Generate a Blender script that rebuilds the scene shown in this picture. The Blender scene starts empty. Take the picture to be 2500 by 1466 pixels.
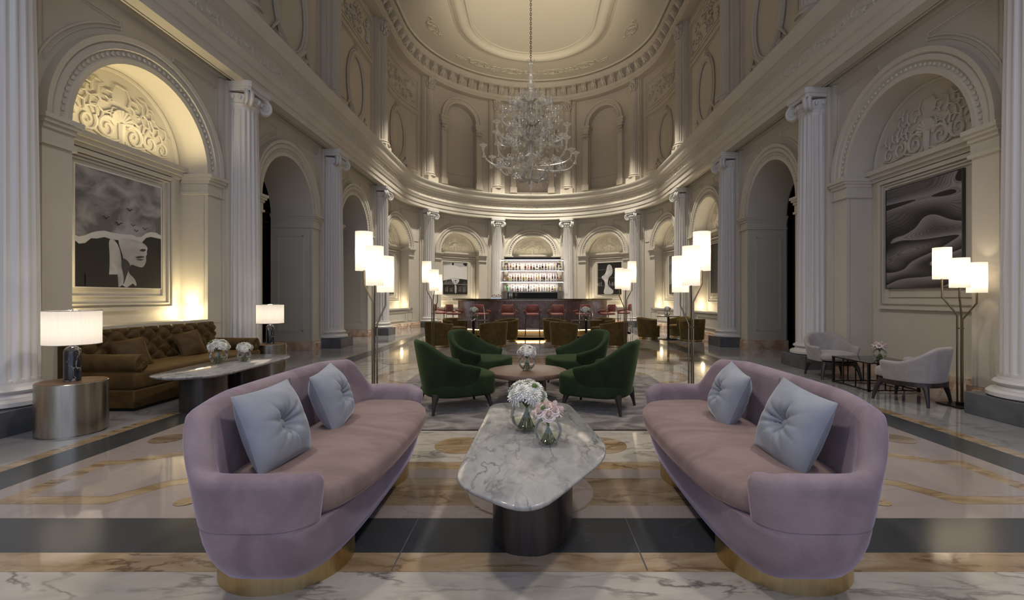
import bpy, math, random
from math import sin, cos, pi, hypot, atan2, sqrt, radians
from mathutils import Vector, Matrix, noise
random.seed(7)
C = bpy.context.scene.collection
F, EYE, PX, PY = 1134.0, 1.2, 1300.0, 726.0
def gp(x, y, z=0.0):
    d = F*(EYE-z)/(y-PY); return ((x-PX)*d/F, d)
# ------------------------------------------------------------------ mesh builder
class MB:
    def __init__(s, M=None): s.v=[]; s.f=[]; s.m=[]; s.M=M; s.mat=0
    def add(s, vs, fs, mat=None, M=None):
        b=len(s.v); M = M if M is not None else s.M
        for p in vs:
            p=Vector(p); s.v.append(tuple(M@p) if M is not None else tuple(p))
        for f in fs: s.f.append([i+b for i in f]); s.m.append(s.mat if mat is None else mat)
    def box(s,x0,x1,y0,y1,z0,z1,mat=None,M=None):
        s.add([(x0,y0,z0),(x1,y0,z0),(x1,y1,z0),(x0,y1,z0),(x0,y0,z1),(x1,y0,z1),(x1,y1,z1),(x0,y1,z1)],
              [(0,3,2,1),(4,5,6,7),(0,1,5,4),(1,2,6,5),(2,3,7,6),(3,0,4,7)],mat,M)
    def sbox(s,a0,a1,n0,n1,z0,z1,step=.25,mat=None):   # box subdivided along its first axis
        k=max(1,int(math.ceil(abs(a1-a0)/step))); vs=[]; fs=[]
        for i in range(k+1):
            a=a0+(a1-a0)*i/k; vs+=[(a,n0,z0),(a,n1,z0),(a,n1,z1),(a,n0,z1)]
        for i in range(k):
            b=4*i
            for j in range(4): fs.append((b+j,b+(j+1)%4,b+4+(j+1)%4,b+4+j))
        fs.append((0,1,2,3)); fs.append((4*k+3,4*k+2,4*k+1,4*k)); s.add(vs,fs,mat)
    def loft(s, rings, closed=True, cap0=True, cap1=True, mat=None, M=None):
        n=len(rings[0]); vs=[p for r in rings for p in r]; fs=[]
        for i in range(len(rings)-1):
            for j in range(n if closed else n-1):
                a=i*n+j; b=i*n+(j+1)%n; fs.append((a,b,b+n,a+n))
        if closed and cap0: fs.append(tuple(range(n-1,-1,-1)))
        if closed and cap1: fs.append(tuple(range((len(rings)-1)*n,len(rings)*n)))
        s.add(vs,fs,mat,M)
    def lathe(s, prof, n=24, c=(0,0,0), mat=None, M=None, sx=1, sy=1, caps=True):
        rings=[[(c[0]+r*cos(2*pi*j/n)*sx, c[1]+r*sin(2*pi*j/n)*sy, c[2]+z) for j in range(n)] for r,z in prof]
        s.loft(rings,True,caps,caps,mat,M)
    def tube(s, path, rad, n=8, mat=None, caps=True, M=None, flat=1.0):
        P=[Vector(p) for p in path]; rings=[]
        T=(P[1]-P[0]).normalized(); up=Vector((0,0,1)) if abs(T.z)<.9 else Vector((1,0,0))
        N=(up-T*up.dot(T)).normalized()
        for i,p in enumerate(P):
            if i==0: t=P[1]-P[0]
            elif i==len(P)-1: t=P[-1]-P[-2]
            else: t=(P[i+1]-P[i]).normalized()+(P[i]-P[i-1]).normalized()
            if t.length<1e-9: t=T
            t=t.normalized(); N=N-t*N.dot(t)
            if N.length<1e-6: N=t.orthogonal()
            N.normalize(); B=t.cross(N); r=rad[i] if isinstance(rad,(list,tuple)) else rad
            rings.append([tuple(p+(N*cos(2*pi*j/n)+B*sin(2*pi*j/n)*flat)*r) for j in range(n)])
        s.loft(rings,True,caps,caps,mat,M)
    def ell(s, c, r, nu=10, nv=6, mat=None, M=None):
        rx,ry,rz = r if isinstance(r,(list,tuple)) else (r,r,r)
        rings=[]
        for i in range(nv+1):
            a=-pi/2+pi*i/nv; k=max(cos(a),.02)
            rings.append([(c[0]+rx*k*cos(2*pi*j/nu),c[1]+ry*k*sin(2*pi*j/nu),c[2]+rz*sin(a)) for j in range(nu)])
        s.loft(rings,True,True,True,mat,M)
    def prism(s, poly, z0, z1, mat=None, M=None):
        s.loft([[(x,y,z0) for x,y in poly],[(x,y,z1) for x,y in poly]],True,True,True,mat,M)
    def build(s, name, mats, parent=None, warp=None, ang=35, smooth=True, bevel=0):
        me=bpy.data.meshes.new(name)
        vs=[warp(*p) for p in s.v] if warp else s.v
        me.from_pydata(vs,[],s.f)
        for m in (mats if isinstance(mats,(list,tuple)) else [mats]): me.materials.append(m)
        me.polygons.foreach_set('material_index', s.m)
        me.update()
        if smooth:
            me.polygons.foreach_set('use_smooth',[True]*len(me.polygons))
            me.set_sharp_from_angle(angle=radians(ang))
        import bmesh as _b
        bm=_b.new(); bm.from_mesh(me); _b.ops.recalc_face_normals(bm, faces=bm.faces); bm.to_mesh(me); bm.free()
        o=bpy.data.objects.new(name,me); C.objects.link(o)
        if parent: o.parent=parent
        if bevel:
            md=o.modifiers.new('b','BEVEL'); md.width=bevel; md.segments=2; md.limit_method='ANGLE'; md.angle_limit=radians(40)
        return o
def tag(o,label=None,cat=None,group=None,kind=None):
    if label: o['label']=label
    if cat: o['category']=cat
    if group: o['group']=group
    if kind: o['kind']=kind
    return o
def thing(name,label,cat,loc=(0,0,0),rz=0,group=None,rot=None,scale=None):
    o=bpy.data.objects.new(name,None); C.objects.link(o); o.location=loc
    o.rotation_euler = rot if rot else (0,0,rz)
    if scale: o.scale=scale
    o.empty_display_size=.1
    return tag(o,label,cat,group)
def dup(o,parent=None,loc=None,rz=None,label=None,group=None,scale=None):
    c=o.copy(); C.objects.link(c)
    if parent: c.parent=parent
    for ch in [k for k in o.children]: dup(ch,c)
    if loc is not None: c.location=loc
    if rz is not None: c.rotation_euler=(0,0,rz)
    if scale is not None: c.scale=scale
    if label: c['label']=label
    if group: c['group']=group
    return c
def struct(name,mb,mats,warp=None,**k): return tag(mb.build(name,mats,None,warp,**k),kind='structure')
TRIM=[0]
def trim(mb,mats,warp=None,**k): TRIM[0]+=1; return struct('trim_%d'%TRIM[0],mb,mats,warp,**k)
# ------------------------------------------------------------------ materials
def mat(name,col,rough=.5,metal=0,sheen=0,var=None,vscale=8,bump=0,bscale=60,emit=None,es=0,spec=.5,coat=0,tint=None,stretch=None,detail=4,aniso=0):
    m=bpy.data.materials.new(name); m.use_nodes=True; nt=m.node_tree; b=nt.nodes['Principled BSDF']; L=nt.links
    b.inputs['Base Color'].default_value=(*col,1); b.inputs['Roughness'].default_value=rough; b.inputs['Metallic'].default_value=metal
    b.inputs['Specular IOR Level'].default_value=spec; b.inputs['Coat Weight'].default_value=coat
    if aniso: b.inputs['Anisotropic'].default_value=aniso
    if sheen:
        b.inputs['Sheen Weight'].default_value=sheen; b.inputs['Sheen Roughness'].default_value=.35
        b.inputs['Sheen Tint'].default_value=(*(tint or (1,1,1)),1)
    if emit: b.inputs['Emission Color'].default_value=(*emit,1); b.inputs['Emission Strength'].default_value=es
    if var or bump:
        tc=nt.nodes.new('ShaderNodeTexCoord'); mp=nt.nodes.new('ShaderNodeMapping'); L.new(tc.outputs['Object'],mp.inputs[0])
        if stretch: mp.inputs['Scale'].default_value=stretch
    if var:
        n=nt.nodes.new('ShaderNodeTexNoise'); n.inputs['Scale'].default_value=vscale; n.inputs['Detail'].default_value=detail; n.inputs['Distortion'].default_value=.6
        L.new(mp.outputs[0],n.inputs['Vector'])
        r=nt.nodes.new('ShaderNodeValToRGB'); r.color_ramp.elements[0].color=(*col,1); r.color_ramp.elements[0].position=.38
        r.color_ramp.elements[1].color=(*var,1); r.color_ramp.elements[1].position=.62
        L.new(n.outputs[0],r.inputs[0]); L.new(r.outputs[0],b.inputs['Base Color'])
    if bump:
        n2=nt.nodes.new('ShaderNodeTexNoise'); n2.inputs['Scale'].default_value=bscale; n2.inputs['Detail'].default_value=3
        L.new(mp.outputs[0],n2.inputs['Vector'])
        bp=nt.nodes.new('ShaderNodeBump'); bp.inputs['Strength'].default_value=bump; bp.inputs['Distance'].default_value=.01
        L.new(n2.outputs[0],bp.inputs['Height']); L.new(bp.outputs[0],b.inputs['Normal'])
    return m
def marble(name,stops,veins,scale=1.5,rough=.08,vscale=1.6,vw=.05,stretch=(1,1,1),rot=0,amt=.8,coat=0,dist=1.2):
    m=bpy.data.materials.new(name); m.use_nodes=True; nt=m.node_tree; N=nt.nodes; L=nt.links; b=N['Principled BSDF']
    b.inputs['Roughness'].default_value=rough
    tc=N.new('ShaderNodeTexCoord'); mp=N.new('ShaderNodeMapping'); mp.inputs['Scale'].default_value=stretch; mp.inputs['Rotation'].default_value=(0,0,rot)
    L.new(tc.outputs['Object'],mp.inputs[0])
    n=N.new('ShaderNodeTexNoise'); n.inputs['Scale'].default_value=scale; n.inputs['Detail'].default_value=7; n.inputs['Distortion'].default_value=dist
    L.new(mp.outputs[0],n.inputs['Vector'])
    r=N.new('ShaderNodeValToRGB'); e=r.color_ramp.elements
    while len(e)<len(stops): e.new(.5)
    for i,(p,c) in enumerate(stops): e[i].position=p; e[i].color=(*c,1)
    L.new(n.outputs[0],r.inputs[0])
    v=N.new('ShaderNodeTexNoise'); v.inputs['Scale'].default_value=vscale; v.inputs['Detail'].default_value=8; v.inputs['Roughness'].default_value=.55; v.inputs['Distortion'].default_value=.25
    mp2=N.new('ShaderNodeMapping'); mp2.inputs['Location'].default_value=(3.1,7.7,1.3); mp2.inputs['Rotation'].default_value=(0,0,rot); mp2.inputs['Scale'].default_value=stretch
    L.new(tc.outputs['Object'],mp2.inputs[0]); L.new(mp2.outputs[0],v.inputs['Vector'])
    s=N.new('ShaderNodeMath'); s.operation='SUBTRACT'; s.inputs[1].default_value=.5; L.new(v.outputs[0],s.inputs[0])
    a=N.new('ShaderNodeMath'); a.operation='ABSOLUTE'; L.new(s.outputs[0],a.inputs[0])
    mr=N.new('ShaderNodeMapRange'); mr.inputs[1].default_value=0; mr.inputs[2].default_value=vw; mr.inputs[3].default_value=amt; mr.inputs[4].default_value=0
    L.new(a.outputs[0],mr.inputs[0])
    k_=N.new('ShaderNodeTexNoise'); k_.inputs['Scale'].default_value=vscale*.9; k_.inputs['Detail'].default_value=2; L.new(mp.outputs[0],k_.inputs['Vector'])
    kr=N.new('ShaderNodeMapRange'); kr.inputs[1].default_value=.38; kr.inputs[2].default_value=.62; L.new(k_.outputs[0],kr.inputs[0])
    km=N.new('ShaderNodeMath'); km.operation='MULTIPLY'; L.new(mr.outputs[0],km.inputs[0]); L.new(kr.outputs[0],km.inputs[1])
    mx=N.new('ShaderNodeMix'); mx.data_type='RGBA'; L.new(km.outputs[0],mx.inputs[0]); L.new(r.outputs[0],mx.inputs[6]); mx.inputs[7].default_value=(*veins,1)
    L.new(mx.outputs[2],b.inputs['Base Color']); b.inputs['Coat Weight'].default_value=coat
    return m
def glassy(name,tint=(1,1,1),glossy=(1,1,1),base=.06,rough=.02,extra=0):
    m=bpy.data.materials.new(name); m.use_nodes=True; nt=m.node_tree; N=nt.nodes; L=nt.links
    for k in list(N):
        if k.type!='OUTPUT_MATERIAL': N.remove(k)
    out=[k for k in N if k.type=='OUTPUT_MATERIAL'][0]
    t=N.new('ShaderNodeBsdfTransparent'); t.inputs[0].default_value=(*tint,1)
    g=N.new('ShaderNodeBsdfGlossy'); g.inputs[0].default_value=(*glossy,1); g.inputs['Roughness'].default_value=rough
    fr=N.new('ShaderNodeLayerWeight'); fr.inputs[0].default_value=.22
    mr=N.new('ShaderNodeMapRange'); mr.inputs[3].default_value=base; mr.inputs[4].default_value=.8; L.new(fr.outputs['Fresnel'],mr.inputs[0])
    mx=N.new('ShaderNodeMixShader'); L.new(mr.outputs[0],mx.inputs[0]); L.new(t.outputs[0],mx.inputs[1])
    if extra:
        d=N.new('ShaderNodeBsdfDiffuse'); d.inputs[0].default_value=(*glossy,1); m2=N.new('ShaderNodeMixShader'); m2.inputs[0].default_value=extra
        L.new(g.outputs[0],m2.inputs[1]); L.new(d.outputs[0],m2.inputs[2]); L.new(m2.outputs[0],mx.inputs[2])
    else: L.new(g.outputs[0],mx.inputs[2])
    L.new(mx.outputs[0],out.inputs[0]); return m
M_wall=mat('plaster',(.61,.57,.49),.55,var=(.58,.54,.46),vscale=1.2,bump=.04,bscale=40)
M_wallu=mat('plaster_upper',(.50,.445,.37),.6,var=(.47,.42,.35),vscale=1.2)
M_col=mat('column_paint',(.64,.62,.60),.4)
M_ceil=mat('ceiling_plaster',(.60,.555,.46),.7)
M_slate=mat('slate',(.085,.09,.10),.25,var=(.12,.125,.14),vscale=3)
M_skirt=marble('skirting_marble',[(.35,(.50,.30,.20)),(.5,(.62,.45,.33)),(.65,(.70,.58,.47))],(.28,.13,.08),2.5,.2,3)
FW=marble('floor_white',[(.3,(.34,.30,.255)),(.5,(.46,.42,.37)),(.7,(.38,.35,.31))],(.10,.085,.08),2.2,.07,2.2,.03,amt=.9,stretch=(.8,2.4,1),rot=.6)
FP=marble('floor_pink',[(.3,(.27,.225,.205)),(.7,(.35,.30,.28))],(.20,.155,.13),.8,.06,1.1,.015,amt=.5)
FT=marble('floor_tan',[(.3,(.21,.14,.075)),(.5,(.33,.235,.14)),(.7,(.42,.34,.25))],(.09,.045,.025),2.2,.07,2.2,.03,stretch=(1,2.6,1),rot=.25,amt=.8)
FB=marble('floor_brown',[(.3,(.15,.105,.065)),(.5,(.25,.185,.125)),(.7,(.33,.27,.20))],(.055,.035,.02),1.6,.07,1.8,.025,stretch=(1,2.6,1),rot=-.35,amt=.8)
FD=marble('floor_dark',[(.3,(.030,.034,.038)),(.7,(.050,.054,.06))],(.12,.12,.13),1.2,.2,1.5,.006,amt=.35)
FG=marble('floor_grey',[(.3,(.25,.245,.25)),(.7,(.36,.355,.36))],(.14,.14,.15),1.1,.06,1.5,.03,amt=.6)
FD.node_tree.nodes['Principled BSDF'].inputs['Specular IOR Level'].default_value=.35
M_tm=marble('table_marble',[(.3,(.24,.24,.24)),(.5,(.34,.335,.33)),(.7,(.40,.39,.38))],(.12,.115,.12),5,.08,4,.035,amt=.85,stretch=(2.2,.9,1),rot=.5)
M_brass=mat('brushed_brass',(.62,.47,.24),.36,1,var=(.54,.40,.20),vscale=30,stretch=(1,1,.1))
M_champ=mat('champagne_steel',(.44,.42,.37),.28,1,var=(.37,.35,.30),vscale=25,stretch=(1,1,.08))
M_copper=mat('copper_top',(.25,.155,.095),.35,.6)
M_chrome=mat('chrome',(.6,.6,.6),.12,1)
M_bronze=mat('bronze_metal',(.23,.19,.13),.3,1)
M_dkmetal=mat('blackened_metal',(.02,.018,.016),.4,.6)
M_rose=mat('rose_velvet',(.195,.145,.168),.75,sheen=.55,var=(.265,.205,.225),vscale=5,tint=(.80,.72,1.0),bump=.15,bscale=90,spec=.2)
M_rose2=mat('rose_velvet_seat',(.19,.135,.125),.72,sheen=.4,var=(.25,.18,.17),vscale=3,tint=(.95,.72,.70),bump=.2,bscale=30,spec=.2,stretch=(1,2.5,1))
M_blue=mat('ice_blue_velvet',(.25,.265,.305),.7,sheen=.6,var=(.30,.315,.355),vscale=6,tint=(.8,.88,1),spec=.2)
M_green=mat('green_velvet',(.014,.026,.010),.75,sheen=.4,var=(.020,.034,.013),vscale=5,tint=(.25,.38,.16),spec=.15)
M_olive=mat('olive_velvet',(.088,.058,.018),.75,sheen=.5,var=(.12,.08,.028),vscale=9,tint=(.6,.5,.22),spec=.15)
M_brown=mat('brown_velvet',(.062,.034,.012),.6,sheen=.5,var=(.095,.055,.018),vscale=6,tint=(.85,.55,.2),spec=.25)
M_grey=mat('silver_velvet',(.33,.30,.29),.7,sheen=.7,var=(.38,.35,.34),vscale=9,tint=(.9,.95,1),spec=.2)
M_red=mat('terracotta_leather',(.32,.09,.07),.45,sheen=.2)
M_redseat=mat('pink_seat_leather',(.52,.20,.17),.45)
M_wood=mat('dark_stained_wood',(.022,.017,.016),.35,var=(.035,.028,.026),vscale=30,stretch=(1,1,.08))
M_walnut=mat('walnut',(.17,.105,.075),.3,var=(.13,.08,.058),vscale=12,stretch=(.2,2,1))
M_shade=mat('lamp_shade',(.85,.83,.8),.8,emit=(1,.86,.68),es=.38)
M_drum=mat('silk_drum_shade',(.8,.76,.74),.8,emit=(1,.92,.86),es=.22,var=(.72,.68,.66),vscale=20,stretch=(3,3,.2))
for _m in (M_shade,M_drum):
    nt=_m.node_tree; b=nt.nodes['Principled BSDF']; out=[k for k in nt.nodes if k.type=='OUTPUT_MATERIAL'][0]
    tr=nt.nodes.new('ShaderNodeBsdfTranslucent'); tr.inputs[0].default_value=(.9,.86,.8,1); mx=nt.nodes.new('ShaderNodeMixShader'); mx.inputs[0].default_value=.45
    nt.links.new(b.outputs[0],mx.inputs[1]); nt.links.new(tr.outputs[0],mx.inputs[2]); nt.links.new(mx.outputs[0],out.inputs[0])
M_bm=marble('black_marble',[(.3,(.012,.012,.018)),(.7,(.03,.03,.04))],(.6,.55,.5),6,.08,5,.018,amt=.8)
M_glass=glassy('clear_glass',(.96,.97,.96),(1,1,1),.05)
M_water=glassy('vase_water',(.93,.95,.88),(1,1,1),.03)
M_chand=glassy('murano_glass',(.95,.94,.92),(1,.97,.92),.20,.15,extra=.75)
M_blackglass=mat('black_glass',(.006,.006,.007),.04,spec=.8)
M_petal=mat('white_petal',(.78,.77,.70),.7)
M_rosep=mat('blush_petal',(.74,.58,.53),.7,var=(.80,.72,.66),vscale=20)
M_leaf=mat('leaf_green',(.10,.17,.03),.6)
M_stem=mat('stem_green',(.12,.16,.05),.6)
M_rug=mat('rug_pile',(.27,.24,.225),.95,var=(.10,.082,.07),vscale=4.5,detail=9,bump=.5,bscale=200,stretch=(1,1.4,1),sheen=.3)
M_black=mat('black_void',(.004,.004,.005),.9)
M_white=mat('white_paint',(.75,.73,.7),.5)
M_darkwood=mat('dark_panelling',(.05,.028,.018),.4)
M_curtain=mat('black_curtain',(.006,.006,.007),.8,var=(.015,.015,.017),vscale=20,stretch=(6,6,.1))
M_led=mat('led_strip',(1,1,1),.5,emit=(1,.90,.78),es=9)
M_ledw=mat('led_warm',(1,.8,.5),.5,emit=(1,.72,.36),es=5)
# ------------------------------------------------------------------ wall path (right side near -> apse -> left side near)
R, DC = 4.87, 16.35
LT = 2*DC+pi*R
def W(s,n,z):
    if s<DC: x,y=R+n,s
    elif s<=DC+pi*R:
        a=(s-DC)/R; x,y=(R+n)*cos(a),DC+(R+n)*sin(a)
    else: x,y=-(R+n),LT-s
    return (x,y+.024*x,z)
def face_in(s):
    """rotation about z so that local +x runs along +s and local -y faces the hall"""
    a=0 if s<DC else ((s-DC)/R if s<DC+pi*R else pi)
    return a+pi/2
SC=[4.36,7.93,11.4,15.0,18.95,22.37]
COLS=SC+[LT-s for s in reversed(SC)]
BC=[6.195,9.665,13.2,16.975,20.66,LT/2]
def sweep(mb,prof,s0,s1,step=.3,caps=True):
    k=max(1,int(math.ceil((s1-s0)/step))); rings=[]
    for i in range(k+1):
        s=s0+(s1-s0)*i/k; rings.append([(s,n,z) for n,z in prof])
    mb.loft(rings,True,caps,caps)
def arc(sc,zs,r,k=28): return [(sc-r*cos(pi*i/k),zs+r*sin(pi*i/k)) for i in range(k+1)]
FN=.16      # wall face
def bay_wall(mb,s0,s1,sc,a,zs,zb,top,nf,nb,bot=0.0,k=28,back=True):
    def quad(sa,sb,za,zb_,n,st=.3):
        q=max(1,int(math.ceil((sb-sa)/st)))
        for i in range(q):
            u=sa+(sb-sa)*i/q; v=sa+(sb-sa)*(i+1)/q
            mb.add([(u,n,za),(v,n,za),(v,n,zb_),(u,n,zb_)],[(0,1,2,3)])
    quad(s0,sc-a,bot,top,nf); quad(sc+a,s1,bot,top,nf)
    if zb>bot+.001: quad(sc-a,sc+a,bot,zb,nf)
    A=arc(sc,zs,a,k)
    for i in range(k):
        (u,z0),(v,z1)=A[i],A[i+1]; mb.add([(u,nf,z0),(v,nf,z1),(v,nf,top),(u,nf,top)],[(0,1,2,3)])
        if back: mb.add([(u,nb,zb),(v,nb,zb),(v,nb,z1),(u,nb,z0)],[(0,1,2,3)])
        mb.add([(u,nf,z0),(v,nf,z1),(v,nb,z1),(u,nb,z0)],[(0,1,2,3)])
    for u in (sc-a,sc+a): mb.add([(u,nf,zb),(u,nb,zb),(u,nb,zs),(u,nf,zs)],[(0,1,2,3)])
    if zb>0: 
        for i in range(4):
            u=sc-a+a*i/2; v=u+a/2; mb.add([(u,nf,zb),(v,nf,zb),(v,nb,zb),(u,nb,zb)],[(0,1,2,3)])
def archivolt(mb,sc,zs,prof,k=32):
    mb.loft([[(sc-r*cos(pi*i/k),n,zs+r*sin(pi*i/k)) for r,n in prof] for i in range(k+1)],True,True,True)
def frame(mb,s0,s1,z0,z1,n,w=.03,h=.02):
    """rectangular raised moulding"""
    for a,b,c,d in ((s0,s1,z0,z0+w),(s0,s1,z1-w,z1)): mb.sbox(a,b,n,n-h,c,d)
    for a,b in ((s0,s0+w),(s1-w,s1)): mb.sbox(a,b,n,n-h,z0+w,z1-w)
def spiral(cx,cy,r,turns,a0,dr=1,k=None):
    k=k or int(10*turns)+4
    return [(cx+r*(1-i/k)**.8*cos(a0+dr*2*pi*turns*i/k), cy+r*(1-i/k)**.8*sin(a0+dr*2*pi*turns*i/k)) for i in range(k+1)]
def scroll_art(stroke, sc=1.0, seed=0):
    """acanthus and scroll relief, drawn by stroke(points, radius0, radius1) in a half-disc of radius about 1"""
    for m in (1,-1):
        def S(pts,r0=.03,r1=.012): stroke([(m*x*sc,y*sc*1.12) for x,y in pts],r0*sc*.68,r1*sc*.7)
        S(spiral(.22,.14,.15,1.6,2.6,-1),.04,.015); S(spiral(.50,.15,.13,1.5,2.4,1),.035,.012)
        S(spiral(.74,.12,.10,1.4,2.6,-1),.03,.01)
        S([(.05,.03),(.15,.0),(.3,.02),(.42,.06),(.55,.03),(.7,.02),(.86,.06)],.03,.012)
        for (x,y,a,l) in ((.32,.2,1.9,.30),(.36,.24,1.3,.26),(.42,.26,.9,.22),(.55,.26,1.5,.26),(.6,.26,.8,.2),(.72,.2,1.5,.14),(.14,.26,1.2,.2),(.3,.42,.9,.24),(.12,.5,1.3,.26),(.78,.26,1.2,.18),(.44,.52,1.4,.2),(.22,.44,1.9,.14),(.5,.44,1.0,.14)):
            S([(x,y),(x+l*.4*cos(a),y+l*.4*sin(a)),(x+l*.8*cos(a+.4),y+l*.8*sin(a+.4)),(x+l*cos(a+.9),y+l*sin(a+.9))],.028,.006)
            S([(x+l*.4*cos(a),y+l*.4*sin(a)),(x+l*.6*cos(a-.6),y+l*.6*sin(a-.6)),(x+l*.7*cos(a-1.1),y+l*.7*sin(a-1.1))],.02,.005)
    for i in range(9):
        a=pi*(.02+.96*i/8); stroke([(0,.28*sc),(.09*cos(a)*sc,(.30+.09*sin(a))*sc),(.17*cos(a)*sc,(.31+.16*sin(a))*sc)],.012*sc,.034*sc)
    stroke([(0,.0),(0,.14*sc),(0,.28*sc)],.035*sc,.05*sc)
def relief(mb,sc,z0,n,scale):
    def st(pts,r0,r1):
        q=len(pts)-1; mb.tube([(sc+x,n,z0+y) for x,y in pts],[r0+(r1-r0)*i/max(q,1) for i in range(q+1)],6)
    scroll_art(st,scale)
# ================================================================== ARCHITECTURE
ZS = 3.08
def dims(idx): return (1.05,1.36) if idx==0 else (.98,1.29) if idx<3 else (.92,1.23)
def archp(a): return [(a+u,FN+v) for u,v in ((0,0),(0,-.05),(.06,-.06),(.08,-.045),(.14,-.045),(.16,-.08),(.22,-.08),(.23,-.06),(.25,-.09),(.31,-.10),(.31,0))]
edges=[-3]+COLS+[LT+3]
kinds={}   # bay index -> type
right=['niche0','door','niche','niche','niche']
left=['nicheL','door','door','niche','niche']
bays=[]
for i in range(5): bays.append((SC[i],SC[i+1],BC[i],right[i],'right',i))
bays.append((SC[5],LT-SC[5],LT/2,'center','back',5))
for i in range(5): bays.append((LT-SC[i+1],LT-SC[i],LT-BC[i],left[i],'left',i))
for i,(s0,s1,sc,kind,side,idx) in enumerate(bays):
    mb=MB(); door=kind=='door'; AI,AO=dims(idx)
    nb = 1.05 if door else .52
    zb = {'niche0':0,'nicheL':.86,'door':0,'niche':.78,'center':.78}[kind]
    # the shell also carries the deep back so the niche reads as real depth
    bay_wall(mb,s0,s1,sc,AI,ZS,zb,4.72,FN,nb,back=not door)
    nm = 'wall_%s'%side if idx in (0,5) else 'wall_%s.%03d'%(side,idx)
    struct(nm,mb,M_wall,W)
    t=MB()
    archivolt(t,sc,ZS,archp(AI))
    nb_=46 if idx<3 else 34
    for j in range(nb_):
        a=pi*(j+.5)/nb_; r=AI+.11; t.ell((sc-r*cos(a),FN-.052,ZS+r*sin(a)),(.022,.02,.026),6,4)
    # imposts wrap the jamb
    for sg in (-1,1):
        a,b=sorted((sc+sg*(AI-.05),sc+sg*(AO+.05)))
        [t.sbox(a+e,b-e,FN-o,nb*(1-e*.6)-.005,ZS-q0,ZS-q1) for e,o,q0,q1 in ((0,.14,.05,0),(.015,.115,.09,.05),(.03,.085,.14,.09),(.04,.06,.27,.14),(.02,.08,.31,.27))]
        if idx in(0,1,2): 
            a,b=sorted((sc+sg*(AI),sc+sg*(AO))); t.sbox(a,b,FN-.05,FN+.01,.2,2.78)
        else:
            a,b=sorted((sc+sg*(AI),sc+sg*(AO))); t.sbox(a,b,FN-.04,FN+.01,zb,2.78)
        # spandrel panels
        hs=(s1-s0)/2-.42
        ra=AO+.12; t1=math.asin(min(.97,hs/ra)); t0=math.asin(.42/ra)
        pts=[(sg*hs,4.55),(sg*.42,4.55)]+[(sg*ra*sin(t0+(t1-t0)*j/14),ZS+ra*cos(t0+(t1-t0)*j/14)) for j in range(15)]
        if ra*sin(t1)<hs-.01: pts.append((sg*hs,pts[-1][1]))
        P=[(sc+x,FN-.005,z) for x,z in pts]+[(sc+pts[0][0],FN-.005,pts[0][1])]
        t.tube(P,.016,5)
        P2=[(sc+x*.955,FN-.003,3.15+(z-3.15)*.97) for x,z in pts]; P2.append(P2[0]); t.tube(P2,.008,4)
    if door:
        # panelled jamb
        for sg in (-1,1):
            for zz0,zz1 in ((.42,2.6),):
                u=sc+sg*(AI-.006)
                for n0,n1,z0,z1 in ((.32,.35,zz0,zz1),(.88,.91,zz0,zz1),(.32,.91,zz0,zz0+.03),(.32,.91,zz1-.03,zz1)):
                    t.box(u-.008,u+.008,n0,n1,z0,z1)
    else:
        t.sbox(sc-AI,sc+AI,.52,.40,3.10,3.17); t.sbox(sc-AI,sc+AI,.52,.44,3.04,3.10); t.sbox(sc-AI,sc+AI,.52,.48,2.99,3.04)
        rr=AI-.08; archivolt(t,sc,3.15,[(rr-.03,.52),(rr-.03,.495),(rr,.485),(rr+.02,.495),(rr+.02,.52)])
        relief(t,sc,3.20,.50,AI-.13)
        if kind!='center':
            for (hw,z0,z1,w,h) in ((.87,1.02,2.97,.05,.05),(.80,1.10,2.90,.02,.03),(.70,1.20,2.86,.02,.02)):
                frame(t,sc-hw,sc+hw,z0,z1,.52,w,h)
        if kind in('niche','center'):
            t.sbox(sc-AI-.12,sc+AI+.12,FN-.05,FN+.02,.74,.79)
            frame(t,sc-.78,sc+.78,.30,.66,FN,.035,.02); 
            for sg in (-1,1): frame(t,*sorted((sc+sg*.9,sc+sg*1.22)),.30,.66,FN,.025,.015)
        if kind=='nicheL': t.sbox(s0+.4,s1-.4,FN-.06,FN+.02,.80,.86)
    trim(t,M_wall,W)
# plain near walls beside and behind the camera
for s0,s1,nm in ((-3,SC[0],'wall_right.009'),(LT-SC[0],LT+3,'wall_left.009')):
    m=MB()
    q=6
    for i in range(q):
        u=s0+(s1-s0)*i/q; v=s0+(s1-s0)*(i+1)/q; m.add([(u,FN,0),(v,FN,0),(v,FN,4.72),(u,FN,4.72)],[(0,1,2,3)])
    struct(nm,m,M_wall,W)
# pilaster strips behind the columns
t=MB()
for s in COLS: t.sbox(s-.37,s+.37,FN-.06,FN+.01,.0,4.71); t.sbox(s-.30,s+.30,FN-.11,FN,.0,4.71)
trim(t,M_wall,W)
# marble skirting
names={'right':'baseboard_right','left':'baseboard_left'}
for side,lo,hi in (('right',-3,LT/2),('left',LT/2,LT+3)):
    m=MB()
    prof=[(FN+.02,0),(FN-.07,0),(FN-.07,.14),(FN-.05,.16),(FN-.05,.19),(FN-.03,.21),(FN+.02,.21)]
    segs=[]; cuts=sorted([(sc-dims(ix)[0],sc+dims(ix)[0],k) for (_,_,sc,k,sd,ix) in bays if (k in('door','niche0'))])
    s=lo
    for a,b,k in cuts:
        if b<lo or a>hi: continue
        segs.append((s,a)); s=b
    segs.append((s,hi))
    for a,b in segs: sweep(m,prof,a,b,.3)
    for a,b,k in cuts:
        if b<lo or a>hi: continue
        nb=1.05 if k=='door' else .52
        for u,sg in ((a,1),(b,-1)):
            x0,x1=sorted((u-.01*sg,u+.05*sg)); m.box(x0,x1,FN-.07,nb,0,.20)
        if k=='niche0': m.sbox(a,b,.46,.54,0,.20)
    struct(names[side],m,M_skirt,W)
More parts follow.
